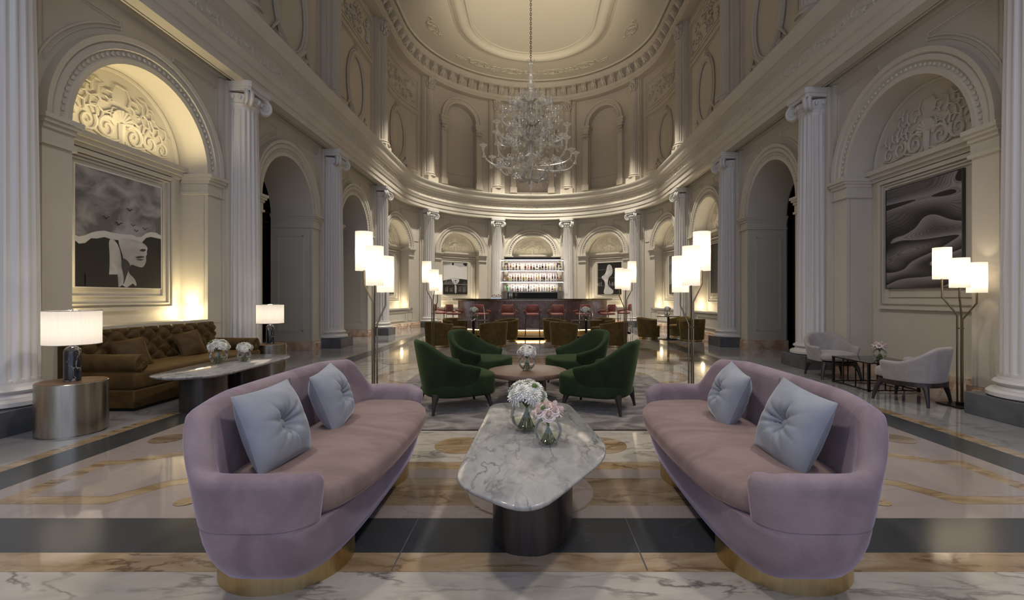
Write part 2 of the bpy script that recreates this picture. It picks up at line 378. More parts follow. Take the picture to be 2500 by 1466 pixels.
# lower entablature
ENT=[(.25,4.72),(.08,4.72),(.08,4.78),(.0,4.78),(.0,4.71),(-.03,4.71),(-.03,4.76),(-.05,4.78),(-.05,4.71),(-.22,4.71),(-.22,4.83),(-.24,4.84),(-.24,4.99),(-.265,5.01),(-.275,5.06),(-.30,5.12),(-.22,5.135),(-.20,5.16),(-.20,5.42),(-.23,5.44),(-.23,5.48),(-.27,5.50),(-.30,5.53),(-.36,5.545),(-.37,5.63),(-.385,5.65),(-.40,5.69),(-.425,5.73),(-.43,5.78),(-.38,5.80),(.25,5.84)]
m=MB(); sweep(m,ENT,-3,LT+3,.26); trim(m,M_wall,W)
m=MB(); st=.44; k=int((LT-4)/st)
m.tube([(2+.055*i,-.197,5.29+.05*sin(2*pi*.055*i/(2*st))) for i in range(int((LT-4)/.055))],.013,4,caps=False)
for i in range(k):
    s=2+i*st; up=1 if i%2 else -1; z=5.29-up*.03
    sp=spiral(0,0,.085,1.5,-pi/2*up,up,16); m.tube([(s+st/2+x,-.198,z+y) for x,y in sp],[.015-.008*j/16 for j in range(17)],4,caps=False)
    for a0,l in ((.5,.11),(1.2,.10),(2.2,.10),(-.4,.07)):
        m.tube([(s,-.198,z+up*.02),(s+l*.6*cos(a0),-.203,z+up*(.02+l*.7*sin(a0))),(s+l*cos(a0+.4),-.197,z+up*(.02+l*sin(a0+.4)))],[.008,.016,.004],4,caps=False)
trim(m,M_wall,W)
# columns ------------------------------------------------------------
def fluted(rb,rt,z0,z1,nf=20,ent=True):
    rings=[]; per=5
    def ring(r,z,d):
        out=[]
        for i in range(nf):
            for j in range(per):
                a=2*pi*(i+j/per)/nf; dd=[0,0,.62,1,.62][j]*d
                out.append(((r-dd)*cos(a),(r-dd)*sin(a),z))
        return out
    h=z1-z0
    for t,d in ((0,0),(.008,.0),(.012,.028),(.33,.03),(.66,.03),(.985,.026),(.99,0),(1,0)):
        r=rb+(rt-rb)*(t**1.6)
        rings.append(ring(r,z0+h*t,d*(rb/.27)))
    return rings
def ionic(mb,r,z0,z1):
    h=z1-z0
    mb.lathe([(r*.98,z0-.02),(r*1.02,z0),(r*1.06,z0+.02),(r*.98,z0+.04),(r*1.02,z0+.06),(r*1.2,z0+.15),(r*1.2,z0+.17)],28)
    for i in range(16):                     # egg and dart
        a=2*pi*i/16; mb.ell((r*1.16*cos(a),r*1.16*sin(a),z0+.12),(.03,.03,.045),6,4)
    # diagonal volutes and concave abacus
    for q in range(4):
        a=pi/4+q*pi/2; d=Vector((cos(a),sin(a),0)); pr=Vector((-sin(a),cos(a),0))
        for sg in (-1,1):
            sp=spiral(0,0,.125,1.9,pi/2+.3,-1,30)
            base=d*(r*1.34); pth=[]
            for (u,v) in sp: 
                p=base+d*(u*.9)+pr*(sg*(.035+.0*v)); pth.append((p.x,p.y,z0+.10+v))
            mb.tube(pth,[.034*(1-.6*i/30) for i in range(31)],6)
        c=base; M=Matrix.Translation((c.x,c.y,z0+.10))@Matrix.Rotation(a+pi/2,4,'Z')@Matrix.Rotation(pi/2,4,'Y')
        mb.lathe([(.115,-.035),(.10,-.015),(.10,.015),(.115,.035)],18,M=M)
        mb.ell((c.x+d.x*.0,c.y,z0+.10),(.05,.05,.03),8,5)
    ab=[]
    for q in range(4):
        a=pi/4+q*pi/2
        for t in (-.06,.06): ab.append((r*1.78*cos(a+t),r*1.78*sin(a+t)))
        for j in (1,2,3):
            b=a+pi/2*j/4; rr=r*(1.78-.56*sin(pi*j/4)); ab.append((rr*cos(b),rr*sin(b)))
    mb.prism([(x*.94,y*.94) for x,y in ab],z1-.15,z1-.09); mb.prism(ab,z1-.09,z1)
def corinth(mb,r,z0,z1):
    h=z1-z0
    mb.lathe([(r*1.05,z0),(r*1.12,z0+.02),(r,z0+.04),(r*1.02,z0+.2),(r*1.25,z1-.08),(r*1.3,z1-.05)],16)
    for tier,(zz,hh,rr,nn,off) in enumerate(((z0+.04,.16,1.05,8,0),(z0+.14,.18,1.12,8,.39),(z0+.24,.14,1.2,8,0))):
        for i in range(nn):
            a=2*pi*i/nn+off; pts=[]
            for t in (0,.4,.75,1,.9): pass
            for u,v in ((rr,0),(rr+.02,.5),(rr+.14,.9),(rr+.32,1.0),(rr+.38,.82)): pts.append((r*u*cos(a),r*u*sin(a),zz+hh*v))
            mb.tube(pts,[.04,.045,.04,.035,.02],5)
    for q in range(4):
        a=pi/4+q*pi/2
        sp=spiral(0,0,.06,1.3,pi/2,-1,10); mb.tube([(r*1.35*cos(a)+u*cos(a),r*1.35*sin(a)+u*sin(a),z1-.11+v) for u,v in sp],.02,5)
    ab=[]
    for q in range(4):
        a=pi/4+q*pi/2
        for t in (-.07,.07): ab.append((r*1.85*cos(a+t),r*1.85*sin(a+t)))
        for j in (1,2,3):
            b=a+pi/2*j/4; rr=r*(1.85-.6*sin(pi*j/4)); ab.append((rr*cos(b),rr*sin(b)))
    mb.prism(ab,z1-.05,z1)
def rowname(i):
    return ['nearest the camera','second from the camera','third from the camera','fourth from the camera, where the apse begins','fifth from the camera, in the curved apse','beside the bottle shelves'][i]
def make_column():
    t=thing('column','x','column')
    p=MB(); p.box(-.37,.37,-.37,.37,0,.22); o=p.build('plinth',M_slate,t,bevel=.006); o['label']='dark grey slate plinth'
    b=MB(); b.lathe([(.34,.22),(.365,.235),(.365,.27),(.34,.295),(.30,.30),(.285,.325),(.285,.34),(.305,.345),(.32,.365),(.305,.385),(.285,.39),(.275,.42)],40); b.build('base',M_col,t)
    s=MB(); s.loft(fluted(.268,.228,.42,4.33)); s.build('shaft',M_col,t,ang=50)
    c=MB(); ionic(c,.235,4.35,4.71); c.build('capital',M_col,t)
    return t
col0=make_column()
for i,s in enumerate(COLS):
    o=col0 if i==0 else dup(col0)
    x,y,_=W(s,0,0); o.location=(x,y,0); o.rotation_euler=(0,0,face_in(s))
    side='right' if i<6 else 'left'; k=i if i<6 else 11-i
    o['label']='fluted white ionic column in the lower %s row, %s'%(side,rowname(k)); o['category']='column'; o['group']='lower ionic columns'
# ------------------------------------------------------------------ upper storey
UN=.10; UZ0=5.84; UT=10.02
for i,(s0,s1,sc,kind,side,idx) in enumerate(bays):
    m=MB(); t=MB(); arched=idx>=4
    nm='wall_upper_%s'%side if idx in (0,5) else 'wall_upper_%s.%03d'%(side,idx)
    if arched:
        a=.74; zs=8.8
        bay_wall(m,s0,s1,sc,a,zs,6.0,UT,UN,.34,bot=UZ0,k=20)
        archivolt(t,sc,zs,[(a,UN),(a,.0),(a+.07,-.01),(a+.09,.03),(a+.17,.03),(a+.19,-.02),(a+.24,-.03),(a+.24,UN)],24)
        for sg in (-1,1):
            c0=sc+sg*(a+.13)
            t.sbox(c0-.2,c0+.2,-.08,.3,8.70,8.8); t.sbox(c0-.17,c0+.17,-.05,.3,8.58,8.70); t.sbox(c0-.12,c0+.12,-.04,UN,6.2,8.2); t.sbox(c0-.16,c0+.16,-.07,UN,5.95,6.2)
            for q in range(5):
                for zz,off in ((8.22,0),(8.36,.02)):
                    t.ell((c0-.12+.06*q,-.06-off,zz),(.035,.03,.07),6,4)
            t.sbox(c0-.15,c0+.15,-.07,UN,8.44,8.5); t.sbox(c0-.13,c0+.13,-.05,UN,8.5,8.58)
            t.sbox(sc+sg*a-(.02 if sg>0 else -.02)*0,sc+sg*.2*0+sc*0+sc+sg*a,.3,.33,6.5,6.55) if False else None
        t.sbox(sc-a,sc+a,.34,.31,6.55,6.60)
    else:
        k=8
        for j in range(k):
            u=s0+(s1-s0)*j/k; v=s0+(s1-s0)*(j+1)/k; m.add([(u,UN,UZ0),(v,UN,UZ0),(v,UN,UT),(u,UN,UT)],[(0,1,2,3)])
        hw=(s1-s0)/2-.52
        frame(t,sc-hw,sc+hw,6.1,8.42,UN,.045,.03); frame(t,sc-hw+.1,sc+hw-.1,6.2,8.32,UN,.02,.02)
        # oval medallion with scrolls
        zc=7.12
        for rx,rz,r in ((.60,.92,.055),(.52,.84,.028),(.69,1.0,.02)):
            t.tube([(sc+rx*cos(2*pi*j/40),UN-.03,zc+rz*sin(2*pi*j/40)) for j in range(41)],r,7,caps=False)
        for sg in (-1,1):
            for (cx,cz,r,a0,d) in ((.28,6.12,.18,pi*.9,-1),(.62,6.18,.16,pi*.6,1),(.12,8.08,.10,pi*.3,1)):
                sp=spiral(0,0,r,1.3,a0,d); q=len(sp)-1
                t.tube([(sc+sg*(cx+u),UN-.04,cz+v) for u,v in sp],[.05-.035*j/q for j in range(q+1)],6)
            t.tube([(sc+sg*.1,UN-.04,6.15),(sc+sg*.3,UN-.05,6.35),(sc+sg*.55,UN-.04,6.55),(sc+sg*.75,UN-.03,6.3)],[.05,.06,.045,.02],6)
        for j in range(7):
            a=pi*j/6; t.tube([(sc,UN-.03,8.05),(sc+.13*cos(a),UN-.06,8.08+.13*sin(a))],[.02,.035],5)
        # foliage panel above
        frame(t,sc-hw,sc+hw,8.56,9.72,UN,.045,.035); frame(t,sc-hw+.12,sc+hw-.12,8.68,9.60,UN,.02,.02)
        rnd=random.Random(50+i)
        for j in range(46):
            u=sc-hw+.2+rnd.random()*(2*hw-.4); z=8.78+rnd.random()*.7; a0=rnd.random()*6.3; r=.06+.06*rnd.random()
            if rnd.random()<.45:
                sp=spiral(0,0,r,1.1,a0,rnd.choice((-1,1)),8); t.tube([(u+p,UN-.02,z+q_) for p,q_ in sp],[.026-.014*w/8 for w in range(9)],5)
            else: t.tube([(u,UN-.01,z),(u+r*.7*cos(a0),UN-.05,z+r*.7*sin(a0)),(u+r*1.3*cos(a0+.5),UN-.02,z+r*1.3*sin(a0+.5))],[.02,.036,.01],5)
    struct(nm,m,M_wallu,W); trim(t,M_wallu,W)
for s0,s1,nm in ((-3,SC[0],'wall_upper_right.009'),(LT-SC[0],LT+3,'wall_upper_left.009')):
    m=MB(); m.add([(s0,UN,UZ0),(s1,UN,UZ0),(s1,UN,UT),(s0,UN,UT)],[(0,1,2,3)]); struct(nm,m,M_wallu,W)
t=MB()
for s in COLS: t.sbox(s-.36,s+.36,-.02,UN+.01,5.84,UT); t.sbox(s-.31,s+.31,-.06,UN,5.84,UT); t.sbox(s-.30,s+.30,-.26,UN,5.80,6.05)
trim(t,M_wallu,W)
def make_ucol():
    t=thing('upper_column','x','column')
    b=MB(); b.lathe([(.27,0),(.28,.03),(.26,.06),(.225,.07),(.225,.09),(.245,.11),(.225,.14),(.205,.15)],28); b.build('base',M_wallu,t)
    s=MB(); s.loft(fluted(.20,.17,.15,3.45,16)); s.build('shaft',M_wallu,t,ang=50)
    c=MB(); corinth(c,.17,3.45,3.97); c.build('capital',M_wallu,t)
    return t
u0=make_ucol()
for i,s in enumerate(COLS):
    o=u0 if i==0 else dup(u0)
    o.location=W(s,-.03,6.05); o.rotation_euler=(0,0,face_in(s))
    side='right' if i<6 else 'left'; k=i if i<6 else 11-i
    o['label']='dim fluted corinthian column in the upper %s gallery row, %s'%(side,rowname(k).replace('beside the bottle shelves','nearest the centre of the apse')); o['category']='column'; o['group']='upper corinthian columns'
UENT=[(.3,10.0),(-.20,10.0),(-.20,10.10),(-.22,10.11),(-.22,10.19),(-.25,10.23),(-.12,10.25),(-.10,10.27),(-.10,10.60),(-.30,10.63),(-.31,10.70),(-.34,10.74),(-.37,10.80),(-.37,10.84),(-.30,10.86),(-.27,10.93),(.3,10.93)]
m=MB(); sweep(m,UENT,-3,LT+3,.26); trim(m,M_wallu,W)
m=MB(); st=.50; k=int((LT+2)/st)
for i in range(k):
    s=-1+LT/2-int(LT/2/st)*st+i*st
    prof=[(-.08,10.63),(-.36,10.63),(-.36,10.60),(-.31,10.57),(-.34,10.52),(-.35,10.46),(-.30,10.40),(-.22,10.36),(-.24,10.30),(-.20,10.25),(-.14,10.23),(-.08,10.26)]
    m.loft([[(s-.11,n,z) for n,z in prof],[(s+.11,n,z) for n,z in prof]])
    m.tube([(s,-.33,10.58),(s,-.36,10.48),(s,-.28,10.38),(s,-.25,10.28)],[.05,.06,.05,.03],5)
trim(m,M_wallu,W)
# ceiling
pts=[]
for i in range(61):
    s=-3+(LT+6)*i/60; pts.append(W(s,-.2,10.9))
k=80; pts=[W(-3+(LT+6)*i/k,-.2,10.92) for i in range(k+1)]
m=MB(); m.add(pts,[tuple(range(len(pts)))]); struct('ceiling',m,M_ceil,smooth=False)
m=MB()
def ringprof(n0,h,w): return [(n0-w/2,10.93),(n0-w/2,10.93-h*.5),(n0-w*.35,10.93-h*.85),(n0-w*.12,10.93-h),(n0+w*.12,10.93-h*.95),(n0+w*.35,10.93-h*.8),(n0+w/2,10.93-h*.45),(n0+w/2,10.93)]
sweep(m,ringprof(-2.44,.2,.36),-3,LT+3,.5); sweep(m,ringprof(-2.14,.04,.08),-3,LT+3,.5); sweep(m,ringprof(-2.74,.03,.06),-3,LT+3,.5)
sweep(m,ringprof(-.42,.05,.10),-3,LT+3,.4)
trim(m,M_ceil,W)
m=MB()
def crel(ang,r,sz,flip=1):
    s=DC+R*ang; n=r-R; q=sz
    def st(p): return (s+p[0]*R/r, n+p[1]*flip, 10.905)
    for (cx,cy,rr,a0,d,tn) in ((0,0,.26,0,1,1.8),(.42,.02,.16,pi,-1,1.3),(-.42,.02,.16,0,1,1.3),(.7,-.05,.10,pi,1,1.2),(-.7,-.05,.10,0,-1,1.2)):
        sp=spiral(cx*q,cy*q,rr*q,tn,a0,d); k=len(sp)-1; m.tube([st(p) for p in sp],[.028-.018*j/k for j in range(k+1)],5)
    m.tube([st((.55*q*cos(2*pi*j/20),.24*q*sin(2*pi*j/20)*1.0)) for j in range(21)],.016,5,caps=False)
for a in (pi/2-.24,pi/2+.24,pi/2-.62,pi/2+.62): crel(a,3.72,.9)
for a in (.12,pi-.12): crel(a,3.6,.75)
for a in (pi/2,pi/2-.43,pi/2+.43,pi/2-.85,pi/2+.85): crel(a,3.86,.35)
trim(m,M_ceil,W)
# ------------------------------------------------------------------ rooms beyond the arches
for sg,side,ds in ((1,'right',(BC[1],)),(-1,'left',(BC[1],BC[2]))):
    m=MB(); y0=ds[0]-1.6; y1=ds[-1]+(1.8 if sg>0 else 1.3); xa,xb=sg*5.90,sg*8.4; yy=.024*sg*5
    x0,x1=sorted((xa,xb))
    m.add([(xb,y0,0),(xb,y1,0),(xb,y1,4.6),(xb,y0,4.6)],[(0,1,2,3)]); m.add([(xa,y0,0),(xb,y0,0),(xb,y0,4.6),(xa,y0,4.6)],[(0,1,2,3)])
    m.add([(xa,y1,0),(xb,y1,0),(xb,y1,4.6),(xa,y1,4.6)],[(0,1,2,3)]); m.add([(xa,y0,4.6),(xb,y0,4.6),(xb,y1,4.6),(xa,y1,4.6)],[(0,1,2,3)])
    # front partition pieces around openings
    segs=[y0]+[v for c in ds for v in (c-.98+yy,c+.98+yy)]+[y1]
    for a,b in zip(segs[0::2],segs[1::2]): m.add([(xa,a,0),(xa,b,0),(xa,b,4.6),(xa,a,4.6)],[(0,1,2,3)])
    for c in ds:
        A=arc(c+yy,ZS,.98,20)
        for i in range(20):
            (u,z0),(v,z1)=A[i],A[i+1]; m.add([(xa,u,z0),(xa,v,z1),(xa,v,4.6),(xa,u,4.6)],[(0,1,2,3)])
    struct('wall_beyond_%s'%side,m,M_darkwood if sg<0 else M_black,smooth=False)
# left room: stepped dark cornice, pale capital, dark painting, glass fringe
m=MB()
for j,(z,d) in enumerate(((3.35,.10),(3.5,.16),(3.62,.08),(3.8,.2),(4.0,.28),(4.2,.18))): m.box(-8.4,-8.4+d,8.2,15.2,z,z+.07)
m.box(-8.4,-8.3,8.2,15.2,.2,.95)
trim(m,mat('mahogany',(.16,.075,.04),.35))
o=MB(); o.box(-8.38,-8.32,10.6,12.9,1.35,2.95,0); o.box(-8.36,-8.30,10.7,12.8,1.4,2.9,1)
tag(o.build('dark_painting',[mat('gilt_frame',(.06,.045,.03),.5),mat('painting_black',(.006,.006,.008),.3,var=(.03,.03,.035),vscale=3)]),'large near-black painting in the dark room beyond the left archway','painting')
m=MB()
for j in range(24): 
    y=11.2+j*.07; m.tube([(-8.2,y,3.3),(-8.2,y,2.98)],.012,4); m.tube([(-8.2,y,1.25),(-8.2,y,.98)],.012,4)
m.box(-8.22,-8.18,11.1,12.95,3.3,3.34); m.box(-8.22,-8.18,11.1,12.95,1.25,1.29)
tag(m.build('crystal_fringe',glassy('fringe',(.6,.6,.6),(.9,.9,.9),.3,.1,.3)),'crystal bead fringe shimmering in the dark room beyond the left archway','fringe',kind='stuff')
t=thing('inner_column','pale column with moulded capital glimpsed through the left archway','column',(-7.05,10.95,0))
c=MB(); c.box(-.22,.22,-.22,.22,2.85,2.95); c.box(-.18,.18,-.18,.18,2.75,2.85); c.box(-.15,.15,-.15,.15,2.45,2.75); c.box(-.2,.2,-.2,.2,2.38,2.45); c.build('capital',M_col,t)
c=MB(); c.box(-.14,.14,-.14,.14,0,2.38); c.build('shaft',M_black,t)
# right room: black curtain
m=MB(); pts=[]
for i in range(121):
    y=8.0+3.2*i/120; pts.append((6.35+.07*sin(i*1.35)+.02*sin(i*.5),y))
m.loft([[(x,y,.02) for x,y in pts],[(x,y,4.4) for x,y in pts]],closed=False)
tag(m.build('curtain',M_curtain),'floor-length black pleated curtain hanging beyond the right archway','curtain')
# ------------------------------------------------------------------ floor
m=MB()
FMAT=[FP,FG,FT,FD,FB,FW,M_slate]
def fp(pts,k,lvl): m.add([(x,y,.0008*lvl) for x,y in pts],[tuple(range(len(pts)))],k)
def rect(x0,x1,y0,y1,k,lvl): fp([(x0,y0),(x1,y0),(x1,y1),(x0,y1)],k,lvl)
def disc(cx,cy,r,k,lvl,n=48): fp([(cx+r*cos(2*pi*j/n),cy+r*sin(2*pi*j/n)) for j in range(n)],k,lvl)
def ring2(cx,cy,r0,r1,k,lvl,n=56):
    for j in range(n):
        a,b=2*pi*j/n,2*pi*(j+1)/n; fp([(cx+r0*cos(a),cy+r0*sin(a)),(cx+r1*cos(a),cy+r1*sin(a)),(cx+r1*cos(b),cy+r1*sin(b)),(cx+r0*cos(b),cy+r0*sin(b))],k,lvl)
rect(-9,9,-3,22.5,1,0)
def band(x0,x1,k,lvl,y0=2.2):
    for sg in (1,-1): fp([(sg*x0,y0),(sg*x1,y0),(sg*x1,DC),(sg*x0,DC)],k,lvl)
    n=40
    for j in range(n):
        a,b=pi*j/n,pi*(j+1)/n; fp([(x0*cos(a),DC+x0*sin(a)),(x1*cos(a),DC+x1*sin(a)),(x1*cos(b),DC+x1*sin(b)),(x0*cos(b),DC+x0*sin(b))],k,lvl)
rect(-3.7,3.7,2.1,DC+.1,0,1); disc(0,DC,3.4,0,1)
band(3.31,3.64,3,2); band(3.64,3.77,2,2)
rect(-9,9,-3,2.025,5,2); rect(-9,9,2.025,2.175,2,3); rect(-9,9,2.175,2.515,3,3); rect(-4.6,4.6,2.515,2.668,0,2)
for x in (-3.3,3.3): rect(x-.008,x+.008,2.175,2.515,6,4)
# centre cross bands under the coffee table
rect(-1.95,1.95,2.668,3.068,4,2); rect(-1.95,1.95,3.068,3.228,0,3); rect(-1.95,1.95,3.228,3.377,2,2); rect(-2.2,2.2,3.377,4.3,5,2)
disc(-.01,2.89,.40,4,3); disc(-.01,2.89,.385,0,4)
disc(-.58,3.76,.21,2,4); disc(.55,3.76,.21,2,4)
for x in (-.62,.5): rect(x,x+.006,2.03,2.51,6,5)
# corner frames
for sg in (1,-1):
    def fr(P,k,lvl): fp([(sg*x,y) for x,y in (P if sg>0 else P[::-1])],k,lvl)
    fr([(3.15,2.69),(3.15,3.41),(2.98,3.41),(2.7,3.62),(2.25,3.85),(1.98,3.85),(1.98,3.1),(2.3,2.95),(2.47,2.69)],2,2)
    fr([(3.03,2.79),(3.03,3.30),(2.94,3.32),(2.62,3.52),(2.2,3.73),(2.10,3.73),(2.10,3.17),(2.38,3.02),(2.55,2.79)],0,3)
    disc(sg*3.09,3.93,.13,4,3); disc(sg*2.03,2.72,.06,2,5)
    for y0,y1,k in ((4.5,4.75,2),(4.75,4.9,5),(4.9,6.0,2),(6.0,8.6,5),(8.6,9.0,4),(9.0,9.2,5),(9.2,10.6,2),(10.6,12.8,5),(12.8,13.2,4),(13.2,15.2,2)):
        a,b=sorted((sg*2.55,sg*3.12)); rect(a,b,y0,y1,k,2)
    a,b=sorted((sg*.9,sg*2.5)); rect(a,b,6.1,8.3,5,2); 
    ring2(sg*1.50,7.15,.70,.86,2,4); disc(sg*1.5,7.15,.70,5,4); disc(sg*1.5,7.15,.3,4,5)
    for yy in (8.7,10.9): disc(sg*2.5,yy-.2,.24,4,5); disc(sg*1.9,yy+.6,.18,4,5)
    ring2(sg*2.0,12.0,.7,.85,2,4); disc(sg*2.0,12.0,.7,5,4)
    a,b=sorted((sg*.0,sg*2.55)); rect(a,b,8.35,8.6,2,2); rect(a,b,8.6,9.2,4,2); rect(a,b,12.4,12.8,2,2)
disc(0,10.5,1.15,4,4); disc(0,10.5,1.02,1,5); ring2(0,10.5,.55,.62,4,6)
ring2(0,DC,2.3,2.55,2,3); disc(0,DC,1.2,4,3)
struct('floor',m,FMAT,smooth=False)
# ================================================================== FURNITURE HELPERS
def selt(phi,a,b0,b1,n0,n1):
    """superellipse outline; local +x is the front (half depth b0, exponent n0), back uses b1,n1"""
    c,s=cos(phi),sin(phi); n=n0 if c>=0 else n1; b=b0 if c>=0 else b1
    return (math.copysign(abs(c)**(2/n)*b,c), math.copysign(abs(s)**(2/n)*a,s))
def even(fn,p0,p1,k):
    """k+1 points evenly spaced by length along fn(p)"""
    N=600; P=[fn(p0+(p1-p0)*i/N) for i in range(N+1)]; D=[0]
    for i in range(N): D.append(D[-1]+hypot(P[i+1][0]-P[i][0],P[i+1][1]-P[i][1]))
    out=[]; j=0
    for i in range(k+1):
        t=D[-1]*i/k
        while j<N-1 and D[j+1]<t: j+=1
        u=(t-D[j])/max(D[j+1]-D[j],1e-9); out.append((P[j][0]+(P[j+1][0]-P[j][0])*u,P[j][1]+(P[j+1][1]-P[j][1])*u,t/D[-1]))
    return out
def normals(P,closed=False):
    n=len(P); out=[]
    for i in range(n):
        a=P[i-1] if (i>0 or closed) else P[i]; b=P[(i+1)%n] if (i<n-1 or closed) else P[i]
        d=Vector((b[0]-a[0],b[1]-a[1])); d.normalize(); out.append(((d.y,-d.x),(d.x,d.y)))
    return out
def ushell(mb,P,ht,zb,th,flare,K=7,M=None,mat=None):
    """P: evenly spaced open outline (x,y,t); counter-clockwise so that outward normal=(dy,-dx)"""
    NM=normals(P); h=th/2; rings=[]
    def sect(i,sh,sc,dz):
        (nx,ny),(tx,ty)=NM[i]; x,y,t=P[i]; H=ht(t)-dz; out=[]
        def pt(off,z):
            f=flare(t,(z-zb)/(H-zb))
            return (x+nx*(f-h+off)+tx*sh, y+ny*(f-h+off)+ty*sh, z)
        hh=h*sc
        for j in range(K+1): out.append(pt(hh, zb+(H-h-zb)*j/K))
        for j in range(1,6): a=pi*j/6; out.append(pt(hh*cos(a), H-h+h*sin(a)))
        for j in range(K+1): out.append(pt(-hh, zb+(H-h-zb)*(K-j)/K))
        return out
    n=len(P)
    for a in (80,55,28): r=radians(a); rings.append(sect(0,-h*sin(r),cos(r),h*(1-cos(r))*1.2))
    for i in range(n): rings.append(sect(i,0,1,0))
    for a in (28,55,80): r=radians(a); rings.append(sect(n-1,h*sin(r),cos(r),h*(1-cos(r))*1.2))
    mb.loft(rings,True,True,True,mat,M)
def cushion(mb,P,z0,z1,r,crown=0,M=None,mat=None,wob=0,bot=True):
    """soft slab from a closed outline (counter-clockwise)"""
    NM=normals(P,True); n=len(P); cx=sum(p[0] for p in P)/n; cy=sum(p[1] for p in P)/n
    def off(d,z,k=1):
        out=[]
        for i in range(n):
            x,y=P[i][0]-NM[i][0][0]*d,P[i][1]-NM[i][0][1]*d
            x,y=cx+(x-cx)*k,cy+(y-cy)*k
            w=wob*noise.noise(Vector((x*3,y*3,z)))
            out.append((x,y,z+w))
        return out
    R_=[off(r*1.5,z0)]
    for a in (-60,-30,0): q=radians(a); R_.append(off(r*(1-cos(q)),z0+r+r*sin(q)))
    for a in (0,30,60,90): q=radians(a); R_.append(off(r*(1-cos(q)),z1-r+r*sin(q)))
    for k in (.8,.55,.3,.08): R_.append(off(r,z1+crown*(1-k*k)*.9+.0,k))
    mb.loft(R_,True,True,True,mat,M)
def leg(mb,x,y,z0,x1,y1,z1,r0,r1,n=8):
    mb.tube([(x,y,z0),((x+x1)/2+(x1-x)*.1,(y+y1)/2+(y1-y)*.1,(z0+z1)/2),(x1,y1,z1)],[r0,(r0+r1)/2,r1],n)
def rrect(x0,x1,y0,y1,r,k=5):
    out=[]
    for cx,cy,a in ((x1-r,y0+r,-90),(x1-r,y1-r,0),(x0+r,y1-r,90),(x0+r,y0+r,180)):
        for j in range(k+1): q=radians(a+90*j/k); out.append((cx+r*cos(q),cy+r*sin(q)))
    return out
def roundpoly(P,r,k=7):
    out=[]; n=len(P)
    for i in range(n):
        p0,p,p1=Vector(P[i-1]),Vector(P[i]),Vector(P[(i+1)%n]); a=(p0-p).normalized(); b=(p1-p).normalized()
        rr=r[i] if isinstance(r,(list,tuple)) else r
        A=p+a*rr; B=p+b*rr
        for j in range(k+1):
            t=j/k; q=A*(1-t)**2+p*2*t*(1-t)+B*t*t; out.append((q.x,q.y))
    return out
def sm(a,b,x): t=min(1,max(0,(x-a)/(b-a))); return t*t*(3-2*t)
# ------------------------------------------------------------------ rose sofas
def make_sofa(label,mirror,loc):
    t=thing('sofa',label,'sofa',loc,rz=pi if mirror else 0)
    A,B0,B1=.96,.36,.36
    G=lambda z: -.125+.14*(max(z-.085,0)/.68)**.6
    f=lambda p: selt(p,A,B0,B1+.02,3.6,3.1)
    # lower body
    P=[p[:2] for p in even(f,0,2*pi,110)[:-1]]; NM=normals(P,True); rings=[]
    for z,o in ((.088,-.15),(.09,G(.085)-.012),(.105,G(.10)),(.15,G(.15)),(.20,G(.20)),(.26,G(.26)),(.30,G(.30)),(.332,G(.332)-.002),(.336,G(.336)-.008),(.338,-.09)):
        q=1-.075*(1-min(1,(z-.08)/.16))**1.3; rings.append([(P[i][0]+NM[i][0][0]*o,(P[i][1]+NM[i][0][1]*o)*q,z) for i in range(len(P))])
    b=MB(); b.loft(rings); b.build('body',M_rose,t,ang=60)
    # back and arms
    PU=even(f,radians(54),radians(306),140)
    def ht(u):
        v=min(u,1-u); return .55+.205*sm(.16,.245,v)+.02*sm(.24,.36,v)-.02*sm(.0,.06,.06-v)
    def fl(u,k): return G(.337+k*(ht(u)-.337))
    b=MB(); ushell(b,PU,ht,.337,.095,fl,K=8); b.build('backrest',M_rose,t,ang=60)
    s=MB(); s.tube([(-.36+.082-.02+.055*(1-k),.0,.45+.30*k) for k in (0,.25,.5,.75,1)],.003,5); s.build('welt',M_rose,t)
    h=lambda p: selt(p,A-.12,B0+.012,B1-.10,3.2,4.5)
    PC=[p[:2] for p in even(h,0,2*pi,120)[:-1]]
    b=MB(); cushion(b,PC,.336,.45,.045,.02,wob=.006); b.build('seat_cushion',M_rose2,t,ang=60)
    for sg in (-1,1):
        b=MB(); q=[(.28*cos(2*pi*j/48)-.05, sg*.475+.27*sin(2*pi*j/48)) for j in range(48)]
        b.prism(q,.0,.092); o=b.build('plinth',M_brass,t,ang=50); o['label']='oval brushed brass plinth'
    return t
make_sofa('rose pink velvet sofa on brass plinths, left of the marble coffee table',False,(-1.06,2.60,0))
make_sofa('rose pink velvet sofa on brass plinths, right of the marble coffee table',True,(1.085,2.60,0))
